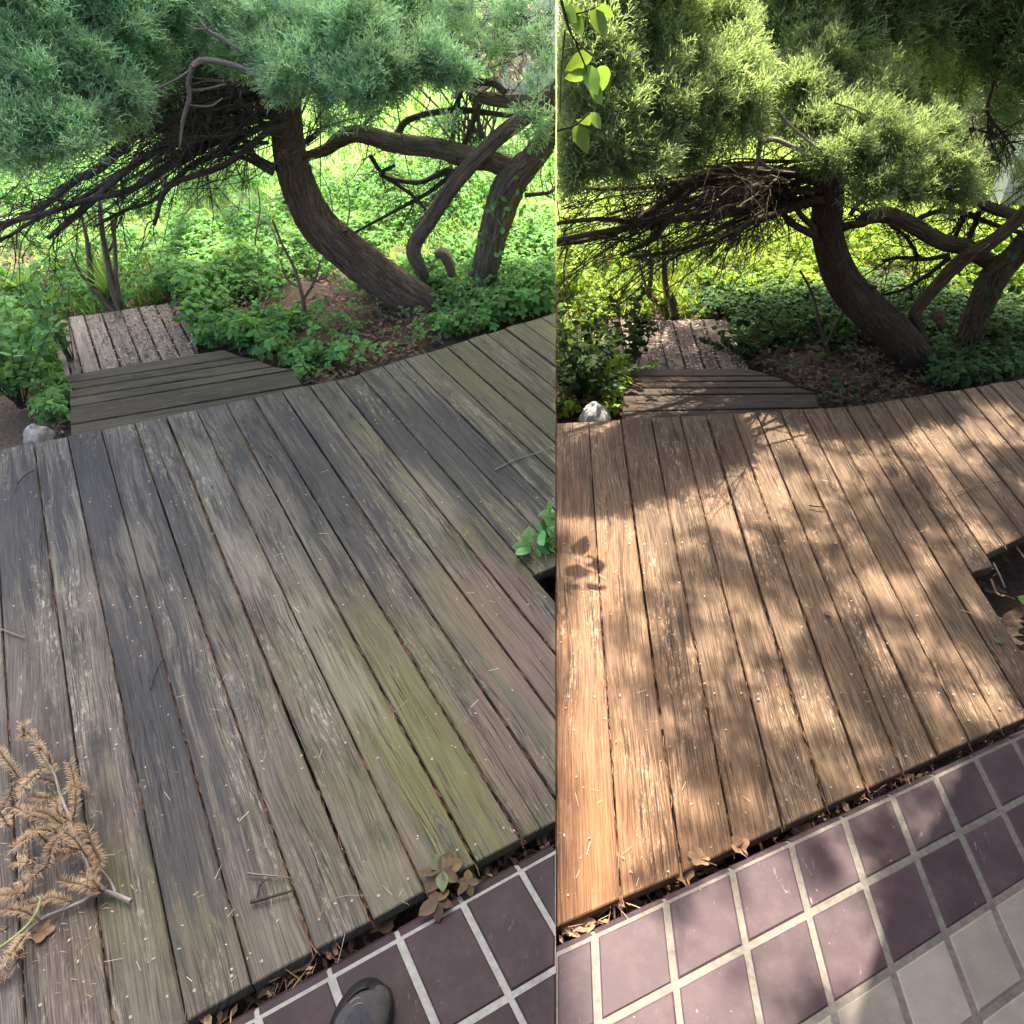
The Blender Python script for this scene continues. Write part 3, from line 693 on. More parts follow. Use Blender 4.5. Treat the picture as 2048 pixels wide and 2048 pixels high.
LSPARSE = [(1040, 70, 80, 70, 4.3), (1090, 140, 40, 60, 4.0), (960, 110, 60, 40, 4.4), (1000, 10, 120, 40, 4.3), (1080, 235, 40, 30, 4.3), (640, 250, 40, 25, 4.4), (880, 265, 30, 30, 4.6)]
RC = [(1180, 110, 80, 80, 3.0), (1290, 100, 95, 80, 3.2), (1420, 70, 80, 65, 3.5), (1190, 230, 90, 75, 2.9), (1320, 195, 90, 60, 3.0), (1420, 185, 65, 55, 3.1), (1460, 130, 70, 55, 3.3), (1250, 300, 105, 45, 2.85),
      (1145, 310, 45, 45, 2.8), (1390, 285, 32, 36, 3.0), (1360, 250, 70, 40, 3.1), (1480, 215, 45, 40, 3.1), (1200, 20, 60, 40, 3.1), (1330, 20, 80, 50, 3.4), (1250, -70, 170, 80, 3.3), (1150, 350, 40, 20, 2.8),
      (1625, 250, 60, 42, 3.35), (1700, 250, 75, 45, 3.35), (1680, 310, 75, 40, 3.2), (1780, 300, 75, 50, 3.25), (1860, 340, 70, 40, 3.3), (1750, 370, 55, 30, 3.15), (1755, 190, 65, 50, 3.6), (1890, 375, 55, 26, 3.3),
      (1600, 180, 60, 45, 3.5), (1640, 120, 60, 45, 3.7), (1850, 270, 55, 40, 3.4), (1820, 380, 55, 25, 3.2)]
RDARK = [(1600, 60, 110, 75, 4.0), (1740, 60, 110, 75, 4.1), (1870, 50, 100, 65, 4.1), (1990, 70, 80, 80, 4.2), (1700, -70, 260, 80, 4.2), (1930, 140, 60, 50, 4.2), (2020, 200, 50, 60, 4.0), (1950, -70, 140, 80, 4.1), (2060, 100, 60, 90, 4.0)]
RBACK = [(1490, 230, 90, 80, 4.2), (1600, 150, 190, 110, 4.7), (1800, 110, 180, 90, 4.8), (1400, 330, 70, 40, 4.3), (1850, 170, 90, 50, 4.7), (1300, 60, 150, 90, 4.3)]
RSPARSE = [(1990, 300, 60, 80, 4.3), (1900, 250, 60, 60, 4.5), (2030, 380, 30, 40, 4.2), (1960, 200, 70, 40, 4.4)]

def crooked(p, q, n, amp):
    t = np.linspace(0, 1, n)[:, None]; c = p*(1-t)+q*t
    c[1:-1] += rng.normal(0, amp, (n-2, 3)); return c
def pxpath(pts, Y0, Y1=None, sgn=0):
    """[(px,py,r_px)...] -> points and radii, distance running from Y0 to Y1"""
    Y1 = Y0 if Y1 is None else Y1; n = len(pts); o, r = [], []
    for i, (x, y, q) in enumerate(pts):
        Y = Y0+(Y1-Y0)*i/max(1, n-1); p = P(x, y, Y); o.append(p); r.append(q*mpp(p))
    return np.array(o), np.array(r)
def twigs_on(tb, c, rad, n, L, dirb, spread=.5, droop=.25, sub=3, r0=.0035):
    for _ in range(n):
        f = rng.uniform(.15, 1.); i = min(int(f*(len(c)-1)), len(c)-2); p = c[i]+(c[i+1]-c[i])*rng.random()
        tg = c[i+1]-c[i]; tg /= max(np.linalg.norm(tg), 1e-9)
        d = tg*.7+np.array(dirb)+rng.normal(0, spread, 3); d /= np.linalg.norm(d); l = L*rng.uniform(.4, 1.2)
        m_ = p+d*l*.5+rng.normal(0, l*.07, 3); e = p+d*l+np.array([0, 0, -droop*l])+rng.normal(0, l*.13, 3)
        r = r0*rng.uniform(.6, 1.5)
        m_ = m_+rng.normal(0, l*.05, 3); tb.add([p, m_, e], [r, r*.7, r*.25], 3, 6)
        for _ in range(sub):
            g = rng.uniform(.2, .95); a = p*(1-g)**2+2*m_*g*(1-g)+e*g*g
            d2 = d+rng.normal(0, .65, 3); d2 /= np.linalg.norm(d2); l2 = l*rng.uniform(.2, .55)
            b = a+d2*l2*.55+rng.normal(0, l2*.1, 3); c2 = a+d2*l2+np.array([0, 0, -droop*l2])
            tb.add([a, b, c2], [r*.5, r*.4, r*.2], 3, 3)

TRUNK1 = {'L': [(856, 640, 38), (838, 612, 41), (773, 565, 38), (701, 507, 38), (639, 452, 37), (601, 380, 34), (580, 308, 31), (573, 235, 28), (573, 166, 27)],
          'R': [(1853, 752, 28), (1838, 728, 31), (1793, 672, 34), (1731, 614, 34), (1688, 565, 32), (1664, 507, 29), (1654, 453, 28), (1656, 398, 28), (1663, 340, 25)]}
BR1 = {'L': [([(575, 200, 16), (480, 190, 16), (344, 225, 13), (254, 275, 14), (203, 326, 13), (156, 362, 11), (90, 417, 9), (0, 464, 7), (-90, 500, 5)], 3.8, 3.3),
             ([(560, 190, 12), (420, 205, 11), (319, 232, 10), (217, 286, 8), (116, 326, 6), (36, 337, 5), (-60, 345, 4)], 3.9, 3.5),
             ([(570, 230, 13), (500, 240, 12), (417, 275, 10), (326, 333, 9), (254, 366, 9), (174, 399, 8), (72, 428, 7), (0, 449, 6), (-80, 470, 4)], 3.8, 3.0),
             ([(572, 250, 11), (520, 270, 10), (453, 326, 9), (362, 377, 8), (301, 435, 5)], 3.75, 3.2),
             ([(560, 240, 10), (500, 270, 9), (435, 308, 8), (380, 326, 7), (308, 395, 6), (254, 417, 5), (174, 446, 4)], 3.9, 3.3),
             ([(480, 210, 10), (340, 285, 10), (254, 348, 9), (145, 424, 9), (94, 489, 5)], 3.7, 3.1),
             ([(430, 250, 8), (290, 320, 8), (170, 395, 7), (60, 440, 6), (0, 475, 5), (-70, 490, 4)], 3.6, 2.9),
             ([(548, 345, 12), (490, 318, 9), (452, 300, 6), (440, 300, 4)], 3.75, 3.6), ([(552, 335, 11), (515, 305, 11), (497, 268, 9), (470, 255, 8), (445, 262, 6)], 3.75, 3.6),
             ([(560, 262, 12), (525, 235, 11), (500, 215, 8), (470, 208, 6)], 3.8, 3.7)],
       'R': [([(1650, 370, 13), (1580, 335, 13), (1503, 330, 11), (1405, 370, 15), (1311, 420, 14), (1253, 449, 11), (1180, 470, 9), (1112, 482, 8)], 3.8, 3.2),
             ([(1640, 350, 11), (1500, 330, 10), (1416, 348, 10), (1340, 366, 8), (1260, 377, 7), (1173, 373, 6), (1112, 365, 5)], 3.9, 3.4),
             ([(1650, 380, 12), (1579, 375, 11), (1470, 424, 10), (1325, 449, 10), (1253, 464, 9), (1112, 487, 7)], 3.8, 3.0),
             ([(1645, 400, 11), (1600, 405, 9), (1561, 427, 9), (1488, 460, 8), (1427, 503, 5)], 3.75, 3.2),
             ([(1640, 390, 10), (1590, 400, 9), (1543, 424, 8), (1452, 464, 7), (1343, 500, 6), (1271, 507, 4)], 3.85, 3.3),
             ([(1520, 345, 9), (1405, 366, 10), (1360, 410, 10), (1311, 467, 9), (1246, 518, 4)], 3.7, 3.1),
             ([(1560, 360, 9), (1420, 400, 8), (1300, 432, 7), (1200, 436, 6), (1112, 440, 5)], 3.6, 2.9),
             ([(1632, 472, 11), (1590, 440, 9), (1568, 428, 7), (1540, 420, 5)], 3.75, 3.6), ([(1632, 460, 10), (1605, 425, 9), (1590, 398, 8), (1568, 388, 6)], 3.75, 3.6)]}
GREY1 = {'L': [([(612, 187, 7), (560, 167, 6.5), (489, 138, 6), (435, 123, 6), (400, 122, 6), (381, 138, 5)], 3.25, 3.1), ([(385, 130, 5), (377, 163, 5), (378, 199, 5), (366, 239, 4), (359, 297, 2)], 3.1, 3.1),
               ([(396, 40, 4), (417, 62, 4), (445, 78, 4), (478, 100, 3)], 3.15, 3.15), ([(378, 180, 2), (410, 178, 2), (450, 168, 1.5)], 3.1, 3.1), ([(372, 210, 2), (420, 212, 2), (445, 196, 1.5)], 3.1, 3.1),
               ([(381, 140, 2), (350, 160, 2), (305, 182, 1.5)], 3.1, 3.0), ([(385, 58, 2), (410, 58, 2), (430, 50, 1.5)], 3.1, 3.1)],
         'R': [([(1718, 384, 5), (1680, 350, 5), (1640, 322, 5), (1568, 286, 5), (1543, 279, 5), (1519, 286, 5)], 3.25, 3.1), ([(1520, 284, 5), (1514, 326, 4), (1500, 370, 4), (1486, 415, 2)], 3.1, 3.1),
               ([(1550, 217, 3), (1579, 250, 3), (1620, 285, 3), (1640, 300, 2)], 3.1, 3.1), ([(1668, 205, 2), (1710, 220, 2), (1745, 240, 1.5)], 3.15, 3.15), ([(1515, 318, 2), (1550, 340, 2), (1590, 345, 1.5)], 3.1, 3.1), ([(1540, 350, 2), (1570, 360, 1.5), (1590, 358, 1)], 3.1, 3.1)]}
def tree_one(side):
    s = SG[side]; b = 'L' if side == 'L' else 'R'
    root = thing("juniper_tree", "curved leaning juniper with sawn trunk top and blue-green sprays above the grey deck" if side == 'L' else "curved leaning juniper in sunlight with yellow-green sprays above the brown deck", "tree", "curved leaning junipers")
    Yb = G(*TRUNK1[side][1][:2], GZ)[1]; Yb = float(Yb)
    c, r = pxpath(TRUNK1[side], Yb, Yb-.05)
    tube("trunk", c, r, M['bark_'+b], root, 22, 60, .09, s)
    bark_strips("bark_strips", c, r, 420, M['bark_'+b], root, s, (.004, .013), .007)
    for f, dx, dz, ll in ((.30, -.6, .5, .05), (.46, .8, .3, .06), (.58, -.9, .2, .045), (.72, .9, .5, .07), (.86, -.7, .6, .06)):
        q = catmull(np.column_stack([c, r]), 60)[int(f*59)]; d = np.array([dx, -.35, dz]); d /= np.linalg.norm(d); a = q[:3]+d*q[3]*.8
        tube("stub", [a, a+d*ll*.6, a+d*ll], [.014, .010, .007], M['bark_'+b], root, 7, 7, .25, s)
    tw = Tubes()
    for pts, y0, y1 in BR1[side]:
        c, r = pxpath(pts, y0+Yb-3.85, y1+Yb-3.85); c[1:] += rng.normal(0, .016, c[1:].shape); r = r*.68
        V = tube("branch", c, r, M['twig' if side == 'L' else 'twig_R'], root, 8, None, .2, s)
        if len(pts) > 4 or pts[0][2] > 10:
            cc = catmull(c, 30); twigs_on(tw, cc, None, 20 if len(pts) > 5 else 12, .30, (-.3, -.05, -.15), .75, .3, 4)
    for q in range(40):               # many lesser limbs fanning out to the left
        sx, sy = (random.uniform(480, 572), random.uniform(150, 290)) if side == 'L' else (random.uniform(1560, 1650), random.uniform(320, 420))
        ang = random.uniform(-.02, .62); L_ = random.uniform(150, 560)*(1-.35*abs(ang-.3)); pp = []
        for i in range(6):
            f = i/5; pp.append((sx-L_*f*math.cos(ang)+random.uniform(-8, 8)*f, sy+L_*f*math.sin(ang)-L_*.22*f*(1-f)+random.uniform(-9, 9)*f, max(1.1, random.uniform(2.2, 4.6)*(1-f*.8))))
        c, r = pxpath(pp, Yb+random.uniform(-.35, .35), Yb+random.uniform(-1.0, .35)); tw.add(c, r, 5, 20, .12)
        twigs_on(tw, catmull(c, 16), None, 12, .24, (-.3, -.05, -.15), .75, .25, 5, .0020)
    # the mass of fine dead shoots hanging under the crown
    fan0 = P(*((430, 190) if side == 'L' else (1530, 320)), 3.9)
    for _ in range(60):
        a = fan0+rng.normal(0, 1, 3)*np.array([.34, .25, .10]); d = np.array([rng.normal(-.55, .35), rng.normal(-.15, .3), rng.normal(-.5, .2)]); l = rng.uniform(.25, .7)
        tw.add([a, a+d*l*.5+rng.normal(0, .03, 3), a+d*l+np.array([-.05, 0, -.05])], [.004, .003, .001], 3, 5)
    for pxs, k, dr in (([(100, 380), (300, 330), (480, 260)] if side == 'L' else [(1180, 430), (1350, 410), (1520, 380)], 60, -.4),):
        for q in pxs:
            for _ in range(k):
                a = P(q[0]+rng.normal(0, 75), q[1]+rng.normal(0, 35), rng.uniform(3.1, 4.1)); d = np.array([rng.normal(-.6, .5), rng.normal(0, .4), rng.normal(-.25, .35)]); l = rng.uniform(.12, .4)
                tw.add([a, a+d*l*.5+rng.normal(0, .03, 3), a+d*l], [.003, .0022, .0008], 3, 4)
    tag(tw.build("twigs", M['twig' if side == 'L' else 'twig_R'], root, s), kind="stuff")
    for pts, y0, y1 in GREY1[side]:
        c, r = pxpath(pts, y0, y1); tube("bare_branch", c, r, M['grey_br'], root, 6, None, .08, s)
    bag, dk, inner = Bag(), Bag(), Bag()
    A = LC if side == 'L' else RC
    for cdef in A:
        C, Rd = px_clump(cdef); area = cdef[2]*cdef[3]
        clump_sprays(bag, C, Rd, max(12, int(area/82)), 11, .096, .38, inner=inner)
    for cdef in (LBACK if side == 'L' else RBACK+RDARK):
        C, Rd = px_clump(cdef); area = cdef[2]*cdef[3]; Rd = (Rd[0], min(Rd[1], .5), Rd[2])
        clump_sprays(bag, C, Rd, max(12, int(area/190)), 8, .15, .3, inner=inner)
    for cdef in (LSPARSE if side == 'L' else RSPARSE):
        C, Rd = px_clump(cdef); area = cdef[2]*cdef[3]
        clump_sprays(bag, C, (Rd[0], min(Rd[1], .4), Rd[2]), max(6, int(area/420)), 7, .12, .1, inner=inner)
    # the crown goes on above the frame
    if side == 'R':
        for _ in range(620):           # light, gappy boughs over the open deck
            z = rng.uniform(2.0, 4.4); gx = rng.uniform(.03, 2.6); gy = rng.uniform(.25, 2.5); x, y = gx, gy+z*COTEL
            dens = np.clip((.13+.30*gx)*(.55 if gy < .75 else 1) if gy < 1.6 else (.12+.30*gx), 0, .55)
            if rng.random() > dens or y < 1.6+z*.2: continue
            clump_sprays(bag, (x, y, z), (rng.uniform(.03, .15), rng.uniform(.04, .12), rng.uniform(.03, .08)), int(rng.uniform(3, 9)), 6, .12, .2, only_front=False)
        for _ in range(240):           # the heavy part of the crown to the right and behind
            z = rng.uniform(2.0, 4.0); gx = rng.uniform(.9, 4.6); gy = rng.uniform(2.3, 3.5 if gx < 1.5 else 4.0); x, y = gx, gy+z*COTEL
            if gx < 1.3 and rng.random() < .6 or (gx < 2.1 and gy < 3.0): continue
            clump_sprays(bag, (x, y, z), (rng.uniform(.2, .4), rng.uniform(.2, .4), rng.uniform(.12, .22)), int(rng.uniform(12, 22)), 7, .19, .2, only_front=False)
    o = bag.build("crown", M['jun_L' if side == 'L' else 'jun_R'], root, s); tag(o, kind="stuff")
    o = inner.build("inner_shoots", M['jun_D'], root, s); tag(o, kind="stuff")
T2 = {'L': dict(trunk=[(946, 600, 30), (958, 575, 29), (973, 525, 28), (986, 471, 30), (1002, 417, 33), (1022, 365, 33), (1063, 319, 25), (1110, 258, 20), (1160, 200, 18)],
                limbs=[[(1030, 340, 22), (983, 318, 21), (936, 312, 21), (864, 299, 20), (788, 284, 20), (719, 276, 18), (676, 284, 15), (657, 302, 11), (607, 315, 8)],
                       [(795, 268, 9), (810, 239, 7), (846, 224, 7), (918, 226, 7), (1027, 228, 6), (1112, 226, 6)],
                       [(866, 590, 14), (853, 572, 14), (836, 534, 14), (831, 498, 15), (864, 442, 15), (918, 359, 16), (983, 290, 16), (1045, 235, 17), (1114, 172, 17), (1160, 130, 16)],
                       [(1112, 208, 14), (1070, 203, 14), (1009, 196, 14), (940, 191, 12)], [(1010, 185, 8), (985, 165, 8), (950, 164, 8), (915, 160, 6)],
                       [(790, 330, 4), (760, 350, 5), (830, 360, 5), (880, 345, 6), (905, 338, 7)], [(935, 325, 8), (905, 350, 6), (860, 385, 5), (800, 412, 4), (700, 470, 3)],
                       [(925, 170, 6), (908, 230, 6), (905, 290, 6)], [(960, 205, 7), (940, 250, 6), (928, 290, 6)], [(740, 310, 6), (775, 345, 5), (830, 395, 4), (860, 430, 3)],
                       [(910, 340, 4), (880, 390, 4), (850, 440, 3)], [(1050, 390, 6), (1090, 385, 4), (1112, 372, 4)], [(700, 275, 5), (730, 245, 4), (765, 215, 3)], [(610, 285, 7), (640, 255, 6), (672, 230, 4)],
                       [(1028, 2, 3), (1050, 35, 3), (1080, 70, 3), (1105, 110, 3)], [(880, 75, 3), (960, 45, 3), (1050, 35, 2), (1110, 30, 2)], [(900, 110, 3), (980, 95, 3), (1060, 90, 2)]],
                knob=[(872, 512, 7), (886, 508, 12), (900, 535, 10), (906, 570, 8)]),
      'R': dict(trunk=[(1922, 730, 25), (1934, 700, 24), (1948, 645, 24), (1967, 598, 26), (1990, 551, 28), (2028, 512, 22), (2060, 470, 18)],
                limbs=[[(2000, 535, 18), (1967, 514, 17), (1930, 498, 17), (1876, 473, 16), (1822, 446, 16), (1771, 434, 16), (1731, 438, 13), (1716, 452, 9), (1680, 453, 6)],
                       [(1829, 444, 7), (1843, 426, 6), (1876, 420, 6), (1930, 431, 6), (1995, 453, 6), (2048, 467, 6)],
                       [(1858, 715, 11), (1850, 695, 11), (1838, 655, 12), (1836, 625, 12), (1883, 572, 13), (1930, 522, 14), (1985, 478, 14), (2048, 432, 14), (2100, 390, 13)],
                       [(2060, 440, 12), (1995, 422, 13), (1945, 404, 10)], [(1975, 398, 7), (1955, 380, 7), (1935, 372, 5)],
                       [(1900, 510, 7), (1850, 518, 5), (1800, 516, 4), (1765, 522, 3)], [(1900, 515, 7), (1860, 545, 5), (1800, 580, 4), (1735, 595, 3)], [(1780, 450, 5), (1805, 480, 4), (1840, 520, 4)],
                       [(1925, 380, 5), (1915, 430, 5), (1910, 475, 5)], [(1960, 420, 6), (1945, 450, 6), (1935, 485, 5)], [(1700, 430, 6), (1720, 405, 5), (1745, 390, 4)], [(1990, 160, 4), (1978, 220, 4), (2010, 260, 3), (2030, 300, 3)], [(1850, 200, 3), (1930, 250, 3), (2000, 270, 2)]],
                knob=[(1868, 640, 15), (1878, 630, 12), (1885, 655, 8)])}
def bark_strips(name, pts, rad, n, m, parent, sgn, wid=(.004, .011), lift=.004):
    q = catmull(np.column_stack([pts, rad]), 90); c, r = q[:, :3], q[:, 3]
    tg = np.gradient(c, axis=0); tg /= np.linalg.norm(tg, axis=1, keepdims=True)
    nx = np.cross(tg, [0, 1., 0.15]); nx /= np.linalg.norm(nx, axis=1, keepdims=True); by = np.cross(tg, nx)
    V, F, U = [], [], []; L = np.concatenate([[0], np.cumsum(np.linalg.norm(np.diff(c, axis=0), axis=1))])
    for _ in range(n):
        i0 = random.randint(0, 78); ln = random.randint(5, 26); i1 = min(89, i0+ln); th = random.random()*6.283; dr = random.gauss(0, .012); w_ = random.uniform(*wid); b = len(V); u0 = random.random()*3
        idx = list(range(i0, i1+1, 2))
        if len(idx) < 3: continue
        for k, i in enumerate(idx):
            f = k/(len(idx)-1); a = th+dr*(i-i0)+.05*math.sin(i*.9+u0); ww = w_*(.35+math.sin(f*math.pi))*.6; up_ = 1.0+lift/r[i]*(.35+(2.2*(f-.75) if f > .85 and random.random() < .4 else 0)+.4*random.random())
            o_ = nx[i]*math.cos(a)+by[i]*math.sin(a); t_ = -nx[i]*math.sin(a)+by[i]*math.cos(a)
            V += [c[i]+o_*r[i]*.985-t_*ww*1.3, c[i]+o_*r[i]*up_, c[i]+o_*r[i]*.985+t_*ww*1.3]; U += [(u0, L[i]), (u0+ww, L[i]), (u0+2*ww, L[i])]
        for k in range(len(idx)-1):
            for j in (0, 1): F.append([b+3*k+j, b+3*k+j+1, b+3*k+j+4, b+3*k+j+3])
    V = np.array(V); o = mesh(name, V, side_keep(V, np.array(F), sgn), m, parent, uv=np.array(U), smooth=True); return tag(o, kind="stuff")
def tree_two(side):
    s = SG[side]; d = T2[side]
    root = thing("old_juniper_tree", "old twisted juniper with stringy bark and dead limbs beside the mossy walkway" if side == 'L' else "old twisted juniper with stringy bark at the right end of the brown deck", "tree", "old twisted junipers")
    Yb = float(G(*d['trunk'][1][:2], GZ)[1]); m = M['bark2_'+side]
    c, r = pxpath(d['trunk'], Yb, Yb-.1); r = r*.84; tube("trunk", c, r, m, root, 22, 70, .3, s); bark_strips("bark_strips", c, r, 360, m, root, s, (.006, .018), .016)
    tw = Tubes()
    for i, pts in enumerate(d['limbs']):
        y0 = Yb+(0 if i != 2 else -.05); c, r = pxpath(pts, y0, y0+(-.15 if i in (0, 2) else .1)); c[1:-1] += rng.normal(0, .010, c[1:-1].shape); r = r*.88
        big = max(p[2] for p in pts) > 9
        tube("limb" if big else "branch", c, r, m if big else M['twig' if side == 'L' else 'twig_R'], root, 12 if big else 6, None, .2 if big else .14, s)
        if big and len(pts) > 5: bark_strips("bark_strips", c, r, 160, m, root, s, (.004, .011), .006)
        cc = catmull(c, 24)
        if i != 2: twigs_on(tw, cc, None, 26 if i else 40, .26, (-.1, 0, -.1), .8, .15, 4, .0028)
    tag(tw.build("twigs", M['twig' if side == 'L' else 'twig_R'], root, s), kind="stuff")
    c, r = pxpath(d['knob'], Yb-.1); tube("root_knob", c, r, m, root, 9, None, .2, s)
    # vine stems climbing the trunk
    for _ in range(5):
        p0 = np.array([d['trunk'][i] for i in (1, 3, 4, 5)], float); q = [(x+random.uniform(-24, 14), y, 2.0) for x, y, _ in p0]
        c, r = pxpath(q, Yb-.21, Yb-.17); tube("vine_stem", c, r*.7, M['bark2_'+side], root, 5, 18, .1, s)
    tl = Bag(); K = 26
    for _ in range(K):
        a = np.array(d['trunk'][random.choice([3, 4, 5, 6])][:2])+rng.normal(0, 18, 2); p = P(a[0], a[1], Yb-.24)
        tl.add(leaflet(3), p[None], basis(rng.normal(size=(1, 3))+np.array([[0, -.5, -.6]])), [.05])
    tag(tl.build("vine_leaves", M['covN_'+side], root, s), kind="stuff")
def leaflet(seed=0, w=.30):
    """a folded pointed leaf, length 1 along y"""
    V = np.array([(0, 0, 0), (-w*.8, .28, .06), (0, .34, -.03), (w*.8, .28, .06), (-w*.85, .6, .05), (0, .66, -.02), (w*.85, .6, .05), (0, 1, -.10)], float)
    F = np.array([[0, 2, 1, 1], [0, 3, 2, 2], [1, 2, 5, 4], [2, 3, 6, 5], [4, 5, 7, 7], [5, 6, 7, 7]])
    V2 = np.vstack([V, V[1:2]+1e-4, V[2:3]+1e-4, V[7:8]+1e-4]); F = np.array([[0, 2, 8, 1], [0, 3, 9, 2], [1, 2, 5, 4], [2, 3, 6, 5], [4, 5, 7, 10], [5, 6, 10, 7]])
    return V2, F, np.array([.2, .5, .3, .5, .8, .5, .8, 1, .5, .3, 1])
def leaf_hi(seed=0, w=.34, droop=.16):
    r = np.random.default_rng(seed); V, T = [], []
    for t, k in zip((0, .14, .34, .58, .8, .93, 1), (.04, .55, .98, .92, .55, .22, .01)):
        z = -droop*t*t+.03*math.sin(t*7+seed)
        V += [(-w*k, t+.01*r.normal(), z+.10*k*w*2), (0, t, z), (w*k, t+.01*r.normal(), z+.10*k*w*2)]; T += [.55+.3*t, .25, .55+.3*t]
    F = [[3*i+j, 3*i+j+1, 3*i+j+4, 3*i+j+3] for i in range(6) for j in (0, 1)]
    return np.array(V, float), np.array(F), np.array(T)
def leaf_lo(w=.36):
    return np.array([(0, 0, 0), (w, .5, .08), (0, 1, -.12), (0, .5, -.04), (-w, .5, .08)], float), np.array([[0, 1, 2, 3], [0, 3, 2, 4]]), np.array([.2, .7, 1, .3, .7])
def umbel(n, ln=1., tilt=.25, petiole=1.0, w=.34):
    """a stalk with n leaflets spread at its top; height 1"""
    V, F, T, k = [], [], [], 0
    S_ = np.array([(-.02, 0, 0), (.02, 0, 0), (.02, 0, petiole), (-.02, 0, petiole)]); V.append(S_); F.append(np.array([[0, 1, 2, 3]])); T.append(np.zeros(4)); k = 4
    LV, LF, LT = leaf_lo(w)
    for i in range(n):
        a = 2*np.pi*i/n+.3*(i % 2); ca, sa = math.cos(a), math.sin(a)
        tt = tilt*(1+.5*math.sin(i*2.1)); ct, s_ = math.cos(tt), math.sin(tt)
        W = LV*ln; W = np.stack([W[:, 0], W[:, 1]*ct-W[:, 2]*s_*0-0, W[:, 2]-W[:, 1]*s_], 1)
        W = np.stack([W[:, 0]*ca-W[:, 1]*sa, W[:, 0]*sa+W[:, 1]*ca, W[:, 2]+petiole], 1)
        V.append(W); F.append(LF+k); T.append(LT*.8+.2); k += len(LV)
    return np.vstack(V), np.vstack(F), np.concatenate(T)
def upright(k, lean=.2):
    up = np.stack([rng.normal(0, lean, k), rng.normal(0, lean, k)-.08, np.ones(k)], 1); up /= np.linalg.norm(up, axis=1, keepdims=True)
    a = rng.random(k)*6.283; x = np.stack([np.cos(a), np.sin(a), np.zeros(k)], 1); y = np.cross(up, x); y /= np.linalg.norm(y, axis=1, keepdims=True); x = np.cross(y, up)
    return np.stack([x, y, up], 2)
def scatter(side, n, y0, y1, xw, excl, jit=None):
    s = SG[side]; Y = y0*(y1/y0)**rng.random(n); X = rng.random(n)*(xw*np.maximum(Y, 1.5)*.8)*s
    pts = np.stack([X, Y, np.full(n, GZ)], 1); px = proj(pts); k = np.ones(n, bool)
    for e in excl: k &= ~inpoly(px, e)
    return pts[k], px[k]
